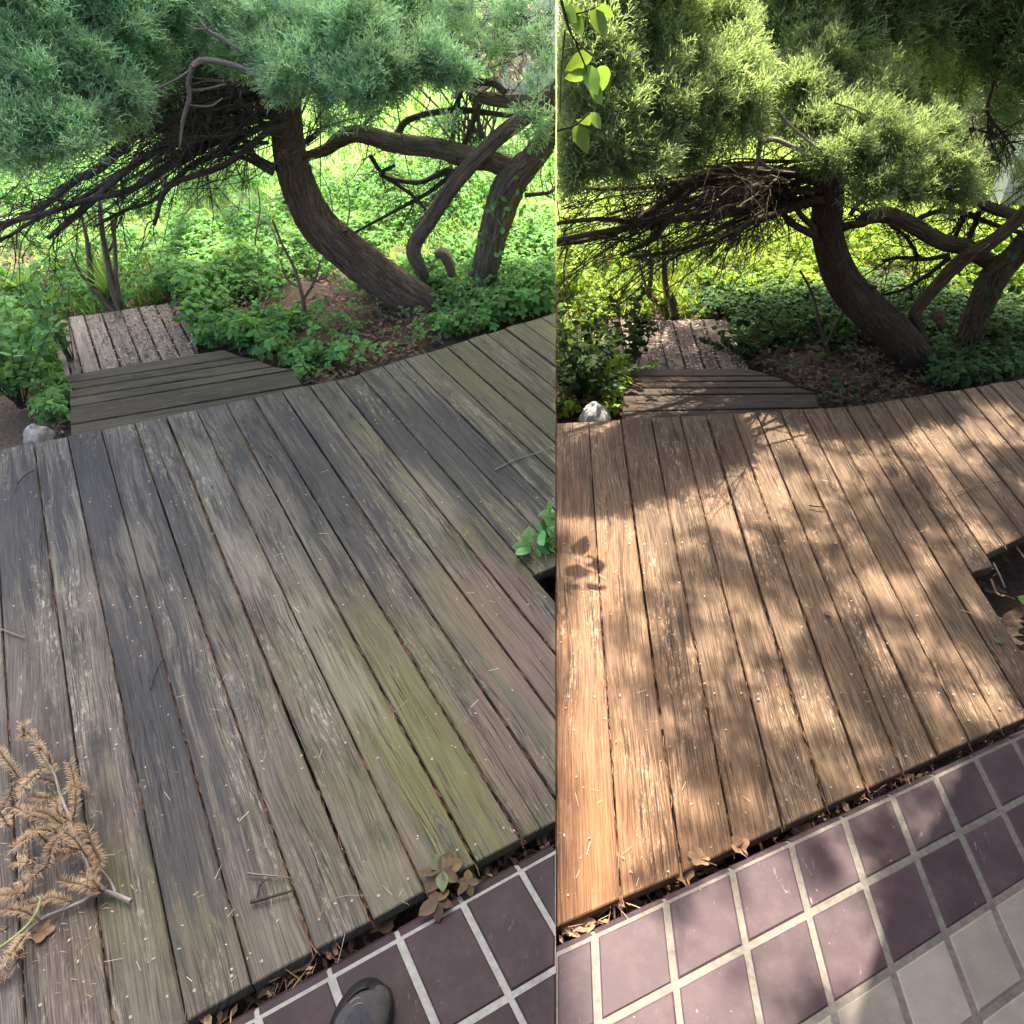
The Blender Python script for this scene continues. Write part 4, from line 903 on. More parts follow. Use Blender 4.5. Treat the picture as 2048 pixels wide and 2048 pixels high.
def lawn_and_cover(side):
    s = SG[side]; L = side == 'L'
    ex = [DECK[side], [p for pr in stepline(side) for p in (pr[0],)]+[pr[1] for pr in reversed(stepline(side))], PLAT[side][0]]
    mul = MULCH[side]
    dirt = [(0, 480), (140, 560), (140, 640), (130, 900), (0, 905)] if L else [(1112, 620), (1220, 640), (1240, 830), (1112, 850)]
    # palmate ground cover, knee-low
    bag = Bag()
    pts, px = scatter(side, 76000, 2.9, 9.5, 1.02, ex)
    km = ~(inpoly(px, mul) & (rng.random(len(px)) < (.90 if L else .96))); pts, px = pts[km], px[km]
    left = (px[:, 0] < (330 if L else 1400)) & (px[:, 1] > (430 if L else 540)) & (px[:, 1] < 640)
    lawnish = px[:, 1] < (345 if L else 470)
    rgt = (px[:, 0] > (900 if L else 1900))
    keep = ~(inpoly(px, dirt) & (rng.random(len(px)) < (.45 if L else .8))) & ~(left & (rng.random(len(px)) < .72)) & ~(lawnish & (rng.random(len(px)) < .9))
    near = [(340, 610), (700, 600), (860, 600), (870, 660), (560, 660), (560, 745), (420, 690)] if L else [(1400, 690), (1560, 640), (1860, 700), (1850, 780), (1500, 780), (1450, 740)]
    keep &= ~(inpoly(px, near) & (rng.random(len(px)) < (.45 if L else .55)))
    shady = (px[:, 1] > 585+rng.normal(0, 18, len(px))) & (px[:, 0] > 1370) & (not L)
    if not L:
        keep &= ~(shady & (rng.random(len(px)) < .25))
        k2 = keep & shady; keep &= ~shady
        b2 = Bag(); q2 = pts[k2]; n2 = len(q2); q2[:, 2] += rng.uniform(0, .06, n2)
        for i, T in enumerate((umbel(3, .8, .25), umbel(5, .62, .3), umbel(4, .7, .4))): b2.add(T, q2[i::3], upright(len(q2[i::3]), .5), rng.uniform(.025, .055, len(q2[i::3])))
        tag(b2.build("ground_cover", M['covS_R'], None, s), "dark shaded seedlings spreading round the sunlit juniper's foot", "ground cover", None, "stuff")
    wob = np.sin(pts[:, 0]*2.1+1)*np.sin(pts[:, 1]*1.7)+.7*np.sin(pts[:, 0]*5.3-pts[:, 1]*4.1)+.5*np.sin(pts[:, 0]*11+pts[:, 1]*9)
    keep &= (wob+rng.normal(0, .5, len(pts))) > -.75
    wob = wob[keep]
    pts = pts[keep]; k = len(pts); hgt = rng.uniform(.020, .052, k)*np.clip(1.3-.05*pts[:, 1], .6, 1.1); hgt *= np.clip(1+.25*wob, .6, 1.5)*rng.choice([.6, 1, 1, 1.3], k); pts[:, 2] += rng.uniform(0, .09, k)*np.clip(1+wob*.6, .1, 2)
    for i, T in enumerate((umbel(3, .75, .25), umbel(5, .62, .3), umbel(4, .7, .15), umbel(5, .5, .5))):
        q = slice(i, None, 4); bag.add(T, pts[q], upright(len(pts[q]), .5), hgt[q]*1.0)
    o = bag.build("ground_cover", M['cov_'+side], None, s)
    tag(o, "mass of leafy green ground cover behind the %s deck" % ("grey" if L else "brown"), "ground cover", None, "stuff")
    # grass blades, thick near and wider far off
    g = Bag(); pts, px = scatter(side, 52000, 3.3, 26., 1.05, ex+[mul, near])
    kk = ~((pts[:, 1] < 5) & (px[:, 0] > (330 if L else 1400)))
    kk &= ~(inpoly(px, dirt) & (rng.random(len(px)) < .6))
    pts = pts[kk]; k = len(pts)
    blade = (np.array([(-.07, 0, 0), (.07, 0, 0), (.05, .12, .6), (-.05, .12, .6), (.01, .38, 1), (-.01, .38, 1)], float), np.array([[0, 1, 2, 3], [3, 2, 4, 5]]), np.array([0, 0, .6, .6, 1, 1]))
    g.add(blade, pts, upright(k, .35), rng.uniform(.04, .13, k)*np.clip(pts[:, 1]/9, .8, 1.7))
    o = g.build("grass", M['grass_'+side], None, s)
    tag(o, "green grass blades of the lawn behind the %s ground cover" % ("shaded left" if L else "sunlit right"), "grass", None, "stuff")
    # leaf litter and mulch
    lb = Bag(); pts, px = scatter(side, 26000, 2.6, 7.0, 1.0, ex)
    k_ = inpoly(px, [(x*1., y) for x, y in mul]) | inpoly(px, dirt) | (inpoly(px, near)) | (rng.random(len(px)) < .12)
    pts = pts[k_]; k = len(pts); pts[:, 2] += rng.uniform(.0, .03, k)
    T2_ = (np.array([(-.5, -.12, 0), (.5, -.1, 0), (.45, .12, .1), (-.45, .1, .12)], float), np.array([[0, 1, 2, 3]]), np.array([.1, .9, .6, .3]))
    lb.add(CHIP, pts[::2], flat_rot(len(pts[::2]), .3), rng.uniform(.02, .06, len(pts[::2]))); lb.add(T2_, pts[1::2], flat_rot(len(pts[1::2]), .4), rng.uniform(.015, .05, len(pts[1::2])))
    o = lb.build("mulch", M['litter' if L else 'litter_R'], None, s)
    tag(o, "brown %s mulch of chips and dry leaves under the curved trunk" % ("shaded" if L else "dark"), "mulch", None, "stuff")
    # debris: in the trench between deck and tiles, chips on the landing, specks on the deck
    A, bd, nb = EDGE[side]
    tr = Bag(); n = 6500; t = rng.uniform(-.4, 2.6, n)*s if False else rng.uniform(-3, 3, n)
    p = A+np.outer(t, bd)-np.outer(rng.uniform(.035, .15, n) if L else rng.uniform(.022, .10, n), nb); ok = (p[:, 0]*s > .01) & (np.abs(p[:, 0]) < 2.2); p = p[ok]
    dens = np.sin(p[:, 0]*9+1)+np.sin(p[:, 0]*23)*.7+rng.normal(0, .5, len(p)); ok = dens > -.45; p = p[ok]; dens = dens[ok]
    z = np.minimum(-.10+np.clip(dens, 0, 2)*.05+rng.uniform(0, .02, len(p)), -.022); q = np.column_stack([p, z]); h_ = len(q)//2
    tr.add(NEEDLE, q[:h_], flat_rot(h_, .5), rng.uniform(.02, .05, h_)); tr.add(CHIP, q[h_:], flat_rot(len(q)-h_, .6), rng.uniform(.015, .045, len(q)-h_))
    o = tr.build("leaf_litter", M['trench'], None, s)
    tag(o, "dry needles and leaf bits lying in the trench along the %s tiles" % ("mauve" if L else "purple"), "leaf litter", None, "stuff")
    # soil floor of the trench
    ch = Bag(); pp = PLAT[side][0]; poly = np.array(pp); lo, hi = poly.min(0), poly.max(0)
    c = rng.uniform(lo, hi, (3600, 2)); c = c[inpoly(c, pp)]
    wgt = np.clip((c[:, 0]-lo[0])/(hi[0]-lo[0])*.9+.12, 0, 1); c = c[rng.random(len(c)) < wgt]
    q = np.array([G(x, y, PLATZ+.004) for x, y in c]); ch.add(CHIP, q[::3], flat_rot(len(q[::3]), .2), rng.uniform(.008, .024, len(q[::3])))
    o = ch.build("pale_chips", M['chips'], None, s); tag(o, "pale chips and petals scattered on the %s landing" % ("left, shaded" if L else "right, sunlit"), "wood chips", None, "stuff")
    d2 = Bag(); d2.add(CHIP, q[1::3], flat_rot(len(q[1::3]), .2), rng.uniform(.01, .03, len(q[1::3]))); d2.add(CHIP, q[2::3], flat_rot(len(q[2::3]), .2), rng.uniform(.01, .03, len(q[2::3])))
    o = d2.build("bark_bits", M['litter' if L else 'litter_R'], None, s); tag(o, "brown bark bits scattered over the %s landing" % ("left, shaded" if L else "right, sunlit"), "bark bits", None, "stuff")
    db = Bag(); poly = np.array(DECK[side]); lo, hi = poly.min(0), poly.max(0); n = 380
    c = np.array([G(x, y, .0035) for x, y in zip(rng.uniform(lo[0], hi[0], n), rng.uniform(640, 2000, n)) if inpoly(np.array([[x, y]]), DECK[side])[0]])
    h_ = int(len(c)*.75); db.add(CHIP, c[:h_], flat_rot(h_, .1), rng.uniform(.003, .010, h_)); db.add(NEEDLE, c[h_:], flat_rot(len(c)-h_, .1), rng.uniform(.010, .034, len(c)-h_))
    o = db.build("deck_debris", M['straw'], None, s); tag(o, "tiny petals and straw bits strewn over the %s deck" % ("grey" if L else "brown"), "debris", None, "stuff")

def plant(name, label, cat, at, n, hgt, leaf, lw, m, side, spread=.1, group=None, stems=True, stemm=None, parts=False):
    """a small plant: arching stems with leaves along them"""
    s = SG[side]; root = thing(name, label, cat, group); at = np.array(at, float); root.location = at
    tb, lv = Tubes(), Bag()
    LT = leaf_hi(1, lw)
    for i in range(n):
        a = rng.random()*6.283; o = np.array([math.cos(a), math.sin(a), 0])*rng.uniform(.1, 1)*spread; h = hgt*rng.uniform(.6, 1.1)
        b = np.array([rng.normal(0, .01), rng.normal(0, .01), 0]); c = b+o*.5+np.array([0, 0, h*.6]); e = b+o+np.array([0, 0, h])
        tb.add([b, c, e], [.003, .0022, .001], 4, 6)
        cc = catmull(np.array([b, c, e]), 14)
        for j in range(4, 14):
            for q in range(2):
                d = np.array([rng.normal(), rng.normal(), rng.uniform(-.2, .5)]); T = LT
                if parts and j % 3 == 0 and q == 0:
                    W = np.einsum('ij,vj->vi', basis(d[None])[0], LT[0])*leaf*rng.uniform(.7, 1.2)+cc[j]
                    if (W[:, 0]+at[0])[0]*s > .05: mesh("leaf", W, LT[1], m, root, {"tip": LT[2], "rnd": np.full(len(W), rng.random())})
                else: lv.add(T, cc[j][None], basis(d[None]), [leaf*rng.uniform(.6, 1.2)])
    off = at[0]
    V = np.concatenate(tb.V); F = np.concatenate(tb.F); W = V.copy(); W[:, 0] += off
    tag(mesh("stems", V, side_keep(W, F, s), stemm or M['twig'], root, uv=np.concatenate(tb.U), smooth=True), kind="stuff")
    V = np.concatenate(lv.V); F = np.concatenate(lv.F); W = V.copy(); W[:, 0] += off
    tag(mesh("foliage", V, side_keep(W, F, s), m, root, {"tip": np.concatenate(lv.tip), "rnd": np.concatenate(lv.rnd)}), kind="stuff")
    return root
def strap_plant(name, label, cat, at, n, L, w, m, side, lean=.6, group=None):
    s = SG[side]; root = thing(name, label, cat, group); root.location = at; ms_ = None
    for i in range(n):
        a = rng.random()*6.283; d = np.array([math.cos(a), math.sin(a), 0]); l = L*rng.uniform(.6, 1.1); le = lean*rng.uniform(.3, 1.2); x = np.array([-d[1], d[0], 0]); V, T = [], []
        for t in np.linspace(0, 1, 5):
            c = d*(l*le*t**1.6)+np.array([0, 0, l*(t-.35*le*t*t)]); ww = w*(1-t)**.7*(.6+.8*t if t < .5 else 1.)
            V += [c-x*ww*.5, c+x*ww*.5+np.array([0, 0, .002])]; T += [t*.8, t*.8]
        F = [[2*k, 2*k+1, 2*k+3, 2*k+2] for k in range(4)]
        mesh("leaf", np.array(V), np.array(F), m, root, {"tip": np.array(T), "rnd": np.full(len(V), rng.random())}, smooth=True)
    return root
def sapling(label, side, paths, Y, m, group=None, leaves=0):
    s = SG[side]; root = thing("sapling", label, "sapling", group)
    for i, pts in enumerate(paths):
        c, r = pxpath(pts, Y, Y+random.uniform(-.15, .15)); tube("stem", c, r, m, root, 6, None, .1, s)
    if leaves:
        lv = Bag(); k = leaves; P0 = np.array([paths[0][0][:2]]*k, float)+rng.normal(0, 34, (k, 2))
        lv.add(leaflet(2), np.array([P(x, y, Y) for x, y in P0]), basis(rng.normal(size=(k, 3))), rng.uniform(.03, .06, k)); tag(lv.build("foliage", M['covN_'+side], root, s), kind="stuff")
    return root
def rock(label, px, py, z, r, side):
    n = 12; V = []; lat = 7
    ce = G(px, py, z); sd = rng.random(6)*6
    for i in range(lat+1):
        for j in range(n):
            a, b = 2*np.pi*j/n, -np.pi/2+np.pi*i/lat
            k = 1+.13*math.sin(2*a+sd[0])+.10*math.sin(3*a+sd[1]+b*2)+.06*math.sin(5*a+sd[2]-b*3)+rng.normal(0, .05)
            V.append((math.cos(a)*math.cos(b)*r[0]*k, math.sin(a)*math.cos(b)*r[1]*k, math.sin(b)*r[2]*(1+.1*math.sin(2*a+sd[3]))))
    F = [[i*n+j, i*n+(j+1) % n, (i+1)*n+(j+1) % n, (i+1)*n+j] for i in range(lat) for j in range(n)]
    o = mesh("rock", np.array(V), np.array(F), M['stone'], smooth=True); o.location = ce; tag(o, label, "rock")
    md = o.modifiers.new("round", 'SUBSURF'); md.levels = 1; md.render_levels = 2
    tx = bpy.data.textures.new("pits", 'CLOUDS'); tx.noise_scale = .035; tx.noise_depth = 3; dm = o.modifiers.new("pits", 'DISPLACE'); dm.texture = tx; dm.strength = .022; dm.mid_level = .5
for k in 'LR':
    tree_one(k); tree_two(k); lawn_and_cover(k)

# ------------------------------------------------------------------ unseen tree, roof and wall added to shade the places
def added_shade_tree():  # unseen tree, added only to keep the sun off the left deck
    root = thing("added_shade_tree", "tall dense broad-leaved tree towering beyond the grey deck", "tree")
    tube("trunk", [(-3.6, 12.6, GZ-.1), (-3.5, 12.5, 3), (-3.1, 12.0, 9.4)], [.26, .22, .15], M['bark_L'], root, 12, None, .08, -1)
    # crown: its low side follows the sun so that its shade lies on the deck and the first bed of green
    bg_ = Bag(); n = 4200
    gy = rng.uniform(-.2, 4.7, n); gx = .02-rng.random(n)*(.9+.80*np.maximum(gy, 0)); z = rng.uniform(9.0, 11.0, n)
    pos = np.stack([gx-.1, gy+z*COTEL, z], 1)
    bg_.add(leaflet(4, .42), pos, basis(rng.normal(size=(n, 3))), rng.uniform(.28, .45, n))
    # a fringe of smaller leaves right along the crown's east side
    n = 5200; gy = rng.uniform(-.2, 4.7, n); gx = .035-rng.random(n)*.36; z = rng.uniform(9.0, 9.9, n)
    bg_.add(leaflet(4, .42), np.stack([gx-.03, gy+z*COTEL, z], 1), basis(rng.normal(size=(n, 3))), rng.uniform(.09, .15, n))
    tag(bg_.build("crown", M['cov_L'], root, 0, keep=lambda c: c[:, 0] < .012), kind="stuff")
    for i in range(7):
        a = np.array([-3.2, 12.15, 7.6+i*.2]); e = np.array([rng.uniform(-3, -.6), rng.uniform(8, 12), rng.uniform(9.2, 10.2)])
        tube("limb", [a, (a+e)/2+np.array([0, 0, .3]), e], [.09, .06, .02], M['bark_L'], root, 8, None, .05, -1)
added_shade_tree()
def porch():
    """an added, unseen roof corner shaped to shade the tiles at right"""
    z = 2.5; dy = z*COTEL  # added slab, its outline slid along the sun to throw the shade edge
    q = [G(x, y, 0)[:2] for x, y in ((1955, 1512), (1950, 1578), (1915, 1662), (1855, 1770), (1790, 1920), (1752, 2050), (1700, 2300), (1650, 2900))]
    q = [p+np.array([0, dy]) for p in q]
    far = [np.array([.15, -1.3]), np.array([4.6, -1.3]), np.array([4.6, q[0][1]+.9]), q[0]+np.array([.32, .03])]
    o = slab("added_shade_roof", q+far, z, .12, M['soffit'], None, np.array([1., 0.4]), .004)
    tag(o, "corner of the dark porch roof above the purple tiles", "porch roof", None, "structure")
porch()
o = mesh("added_house_wall", [(-.2, -1.5, GZ), (4.6, -1.5, GZ), (4.6, -1.3, GZ), (-.2, -1.3, GZ), (-.2, -1.5, 3.4), (4.6, -1.5, 3.4), (4.6, -1.3, 3.4), (-.2, -1.3, 3.4)], [[3, 2, 1, 0], [4, 5, 6, 7], [0, 1, 5, 4], [1, 2, 6, 5], [2, 3, 7, 6], [3, 0, 4, 7]], M['house'])  # unseen wall added behind the camera to hold back skylight
tag(o, "dark brown wall of the house behind the tiled terraces", "house wall", None, "structure")

# ------------------------------------------------------------------ background
def box(name, lo, hi, m, label=None, cat=None, kind=None, parent=None):
    x0, y0, z0 = lo; x1, y1, z1 = hi
    V = [(x0, y0, z0), (x1, y0, z0), (x1, y1, z0), (x0, y1, z0), (x0, y0, z1), (x1, y0, z1), (x1, y1, z1), (x0, y1, z1)]
    o = mesh(name, V, [[3, 2, 1, 0], [4, 5, 6, 7], [0, 1, 5, 4], [1, 2, 6, 5], [2, 3, 7, 6], [3, 0, 4, 7]], m, parent); tag(o, label, cat, None, kind); return o
a = G(1004, 205, GZ); box("garden_wall", (a[0], a[1], GZ-.1), (-.003, a[1]+.2, 1.9), M['wall'], "pale rendered wall seen through the old juniper at the seam", "wall")
a = G(1996, 420, GZ); box("garden_wall", (a[0], a[1], GZ-.1), (a[0]+2.2, a[1]+.2, .45), M['wall'], "low pale wall at the right edge behind the old juniper", "wall")
def sheet(name, pts, z, m, label):
    q = [G(x, y, z) for x, y in pts]; o = mesh(name, q, [list(range(len(q)))], m); tag(o, label, None, None, "structure"); return o
sheet("gravel_path", [(-420, 300), (40, 300), (88, 345), (80, 400), (30, 440), (-420, 470)], GZ+.035, M['gravel'], "pale gravel path at the far left edge of the lawn")
sheet("road", [(1114, 62), (1330, 62), (1330, 6), (1114, 6)], GZ+.05, M['road'], "grey paved road far behind the sunlit juniper")
def blossom_shrub(label, side, px, py, Y, rx, rz, n):
    s = SG[side]; root = thing("flowering_shrub", label, "shrub"); C = P(px, py, Y); b = Bag(); k = n
    v = rng.normal(size=(k, 3)); v /= np.linalg.norm(v, axis=1, keepdims=True); p = C+v*np.array([rx, .5, rz])*rng.random((k, 1))**.4
    b.add(leaflet(5, .45), p, basis(rng.normal(size=(k, 3))), rng.uniform(.04, .09, k)); tag(b.build("blossoms", M['blossom'], root, s), kind="stuff")
    t = Tubes()
    for i in range(24):
        e = C+rng.normal(0, .6, 3)*np.array([rx, .4, rz]); a = np.array([C[0]+rng.normal(0, .15), C[1], GZ-.05]); t.add([a, (a+e)/2+rng.normal(0, .08, 3), e], [.014, .009, .003], 4, 6)
    tag(t.build("stems", M['twig'], root, s), kind="stuff")
blossom_shrub("pinkish flowering shrub behind the shaded old juniper", 'L', 950, 70, 8.5, .75, .55, 1500)
blossom_shrub("pinkish flowering shrub behind the sunlit dark juniper crown", 'R', 1985, 230, 7.5, .65, .7, 1700)

# ------------------------------------------------------------------ planting near the decks
plant("leafy_shrub", "bright green leafy shrub at the left edge beside the dark steps", "shrub", G(45, 815, GZ), 46, .42, .045, .34, M['covN_L'], 'L', .30, parts=True)
plant("leafy_shrub", "young green shoots leaning over the shaded landing", "shrub", G(150, 735, GZ), 12, .42, .04, .36, M['covN_L'], 'L', .14, parts=True)
plant("leafy_shrub", "shaded dark bushy shrub beside the brown steps", "shrub", G(1165, 800, GZ), 60, .36, .04, .3, M['covN_R'], 'R', .34)
plant("leafy_shrub", "green shoots leaning over the sunlit landing", "shrub", G(1262, 745, GZ), 11, .44, .04, .36, M['covN_R'], 'R', .16, parts=True)
plant("leafy_shrub", "low bright green plant tucked beside the end of the shaded steps", "shrub", G(625, 735, GZ), 20, .10, .045, .36, M['covN_L'], 'L', .22, parts=True)
plant("leafy_shrub", "small green plant growing in the notch of the grey deck", "shrub", G(1108, 1180, GZ), 9, .3, .06, .36, M['covN_L'], 'L', .08, parts=True)
plant("leafy_shrub", "green plant growing in the notch at the brown deck's right end", "shrub", G(2062, 1215, GZ), 8, .2, .045, .36, M['covN_R'], 'R', .16, parts=True)
for i, (x, y, n, h) in enumerate([(470, 690, 22, .13), (515, 672, 20, .13), (570, 660, 12, .11), (420, 655, 20, .14)]):
    plant("seedling_clump", ["clump of palmate seedlings behind the dark step plank", "dense leafy clump between the shaded steps and mulch", "leafy clump round the thin sapling by the shaded mulch", "leafy clump hiding the shaded landing's right edge"][i], "plant", G(x, y, GZ), n, h, .046, .36, M['covN_L'], 'L', .22, "seedling clumps by the shaded steps", parts=True)
for i, (x, y, n, h) in enumerate([(905, 665, 28, .14), (980, 635, 28, .14), (1050, 612, 28, .14), (930, 618, 22, .17), (1090, 590, 24, .15)]):
    plant("low_shrub", ["bushy green shrub right of the curved trunk's foot", "bushy green shrub below the old stringy trunk", "bushy green shrub midway along the mossy walkway", "bushy green shrub behind the curved trunk's foot", "bushy green shrub at the seam above the mossy walkway"][i], "shrub", G(x, y, GZ), n, h, .030, .34, M['covN_L'], 'L', .24, "low shrubs along the mossy walkway")
for i, (x, y, n, h) in enumerate([(1905, 745, 22, .11), (1985, 725, 20, .11), (2045, 708, 20, .12), (1960, 700, 18, .14)]):
    plant("low_shrub", ["dark low shrub right of the sunlit curved trunk's foot", "dark low shrub along the brown walkway", "dark low shrub at the right frame edge above the brown walkway", "dark low shrub below the sunlit old trunk"][i], "shrub", G(x, y, GZ), n, h, .030, .34, M['covN_R'], 'R', .24, "low shrubs along the brown walkway")
for i, (x, y, n, h) in enumerate([(1470, 715, 22, .11), (1560, 690, 18, .11), (1650, 690, 18, .10)]):
    plant("seedling_clump", ["dark seedling clump right of the sunlit landing", "dark seedling clump left of the sunlit mulch", "dark seedling clump under the thin sunlit sapling"][i], "plant", G(x, y, GZ), n, h, .036, .36, M['covN_R'], 'R', .22, "dark seedling clumps by the brown steps")
strap_plant("iris_tuft", "tuft of upright strap leaves behind the shaded landing", "plant", G(235, 618, GZ), 60, .42, .016, M['grass_L'], 'L', .55)
strap_plant("iris_tuft", "tuft of upright strap leaves behind the sunlit landing", "plant", G(1330, 632, GZ), 46, .36, .016, M['grass_R'], 'R', .55)
strap_plant("hosta", "broad leaved hosta clump in the grass at far left", "plant", G(55, 600, GZ), 26, .24, .07, M['grass_L'], 'L', .9)
strap_plant("hosta", "broad leaved clump in the sunny grass left of the landing", "plant", G(1165, 600, GZ), 22, .2, .06, M['grass_R'], 'R', .9)
strap_plant("grass_tuft", "bright grass tuft beside the hosta", "grass tuft", G(110, 625, GZ), 50, .22, .01, M['grass_L'], 'L', .9)
strap_plant("grass_tuft", "tall bright grass tuft left of the sunlit strap leaves", "grass tuft", G(1235, 615, GZ), 50, .26, .01, M['grass_R'], 'R', .8)
sapling("forked bare stemmed shrub rising behind the shaded landing", 'L', [[(245, 628, 9), (225, 568, 8), (213, 510, 6), (203, 455, 5), (198, 400, 3)], [(238, 600, 6), (232, 545, 4), (230, 490, 4), (222, 430, 3)], [(232, 622, 9), (200, 590, 8), (183, 572, 7), (180, 530, 6), (174, 480, 4), (160, 420, 2)], [(183, 572, 4), (160, 545, 3), (140, 500, 2)], [(213, 510, 3), (228, 480, 3), (232, 430, 2)]], float(G(240, 622, GZ)[1]), M['bark2_L'])
sapling("forked bare stemmed shrub rising behind the sunlit landing", 'R', [[(1355, 638, 8), (1345, 600, 8), (1332, 575, 7), (1328, 520, 5), (1326, 480, 3)], [(1338, 632, 7), (1316, 605, 6), (1297, 588, 6), (1302, 555, 4), (1300, 500, 3)], [(1335, 590, 4), (1345, 550, 3), (1348, 500, 2)], [(1297, 588, 3), (1285, 550, 2), (1278, 520, 1.5)]], float(G(1345, 632, GZ)[1]), M['bark2_R'])
sapling("thin leafless sapling standing in the shaded mulch", 'L', [[(612, 645, 5), (606, 600, 4), (590, 540, 3), (565, 490, 2.5), (545, 440, 2)], [(606, 600, 3), (630, 560, 2.5), (640, 520, 2)], [(598, 575, 2), (575, 560, 2), (560, 520, 1.5)]], float(G(612, 645, GZ)[1]), M['bark2_L'])
sapling("thin leafless sapling standing left of the sunlit mulch", 'R', [[(1655, 725, 4), (1652, 690, 4), (1640, 650, 3), (1625, 590, 2.5), (1600, 540, 2)], [(1652, 690, 3), (1672, 650, 2.5), (1690, 615, 2)]], float(G(1655, 725, GZ)[1]), M['bark2_R'])
sapling("arching brambly stems in the bed of the shaded ground cover", 'L', [[(508, 520, 2), (512, 470, 2), (520, 420, 1.5), (515, 370, 1)], [(690, 470, 2), (660, 430, 2), (625, 400, 1.5), (560, 385, 1)], [(660, 480, 2), (665, 420, 1.5), (650, 360, 1), (620, 330, 1)], [(560, 505, 2), (540, 450, 1.5), (490, 418, 1.2), (440, 410, 1)], [(690, 470, 2), (700, 410, 1.5), (690, 350, 1)]], 5.0, M['grey_br'])
sapling("arching brambly stems in the bed of the sunlit ground cover", 'R', [[(1590, 600, 2), (1600, 540, 1.5), (1625, 500, 1)], [(1740, 560, 2), (1720, 520, 1.5), (1700, 490, 1), (1690, 460, 1)], [(1735, 575, 1.5), (1770, 540, 1.2), (1820, 520, 1)]], 5.0, M['grey_br'])
rock("pale granite boulder at the grey deck's upper left corner", 82, 884, -.10, (.066, .07, .082), 'L')
rock("pale granite boulder at the brown deck's upper left corner", 1190, 846, -.11, (.080, .075, .095), 'R')
def broad_branch():
    root = thing("broadleaf_branch", "sunlit branch of broad green leaves hanging in at the seam", "branch"); s = 1
    Y = 2.5; paths = [[(1114, -40, 3), (1130, 30, 3), (1150, 80, 2), (1210, 130, 1.5)], [(1114, 262, 2.5), (1150, 250, 2), (1180, 225, 1.5)], [(1130, 30, 2), (1165, 25, 1.5), (1200, 10, 1)], [(1150, 80, 2), (1180, 170, 1.5), (1150, 215, 1)], [(1130, 60, 2), (1122, 150, 1.5), (1120, 230, 1)]]
    for p in paths:
        c, r = pxpath(p, Y); tube("twig", c, r, M['twig_R'], root, 5, None, .05, 1)
        cc = catmull(c, 9)
        for q in cc[1:]:
            for _ in range(random.choice([0, 1, 1])):
                LT = leaf_hi(6, .30, .3); d = np.array([rng.normal(0, .7), rng.normal(0, .4), rng.uniform(-1, .1)])
                W = np.einsum('ij,vj->vi', basis(d[None], np.array([[0, 1., .4]]))[0], LT[0])*rng.uniform(.05, .09)+q
                if W[:, 0].min() > .004: mesh("leaf", W, LT[1], M['broad_R'], root, {"tip": LT[2], "rnd": np.full(len(W), rng.random())}, smooth=True)
broad_branch()

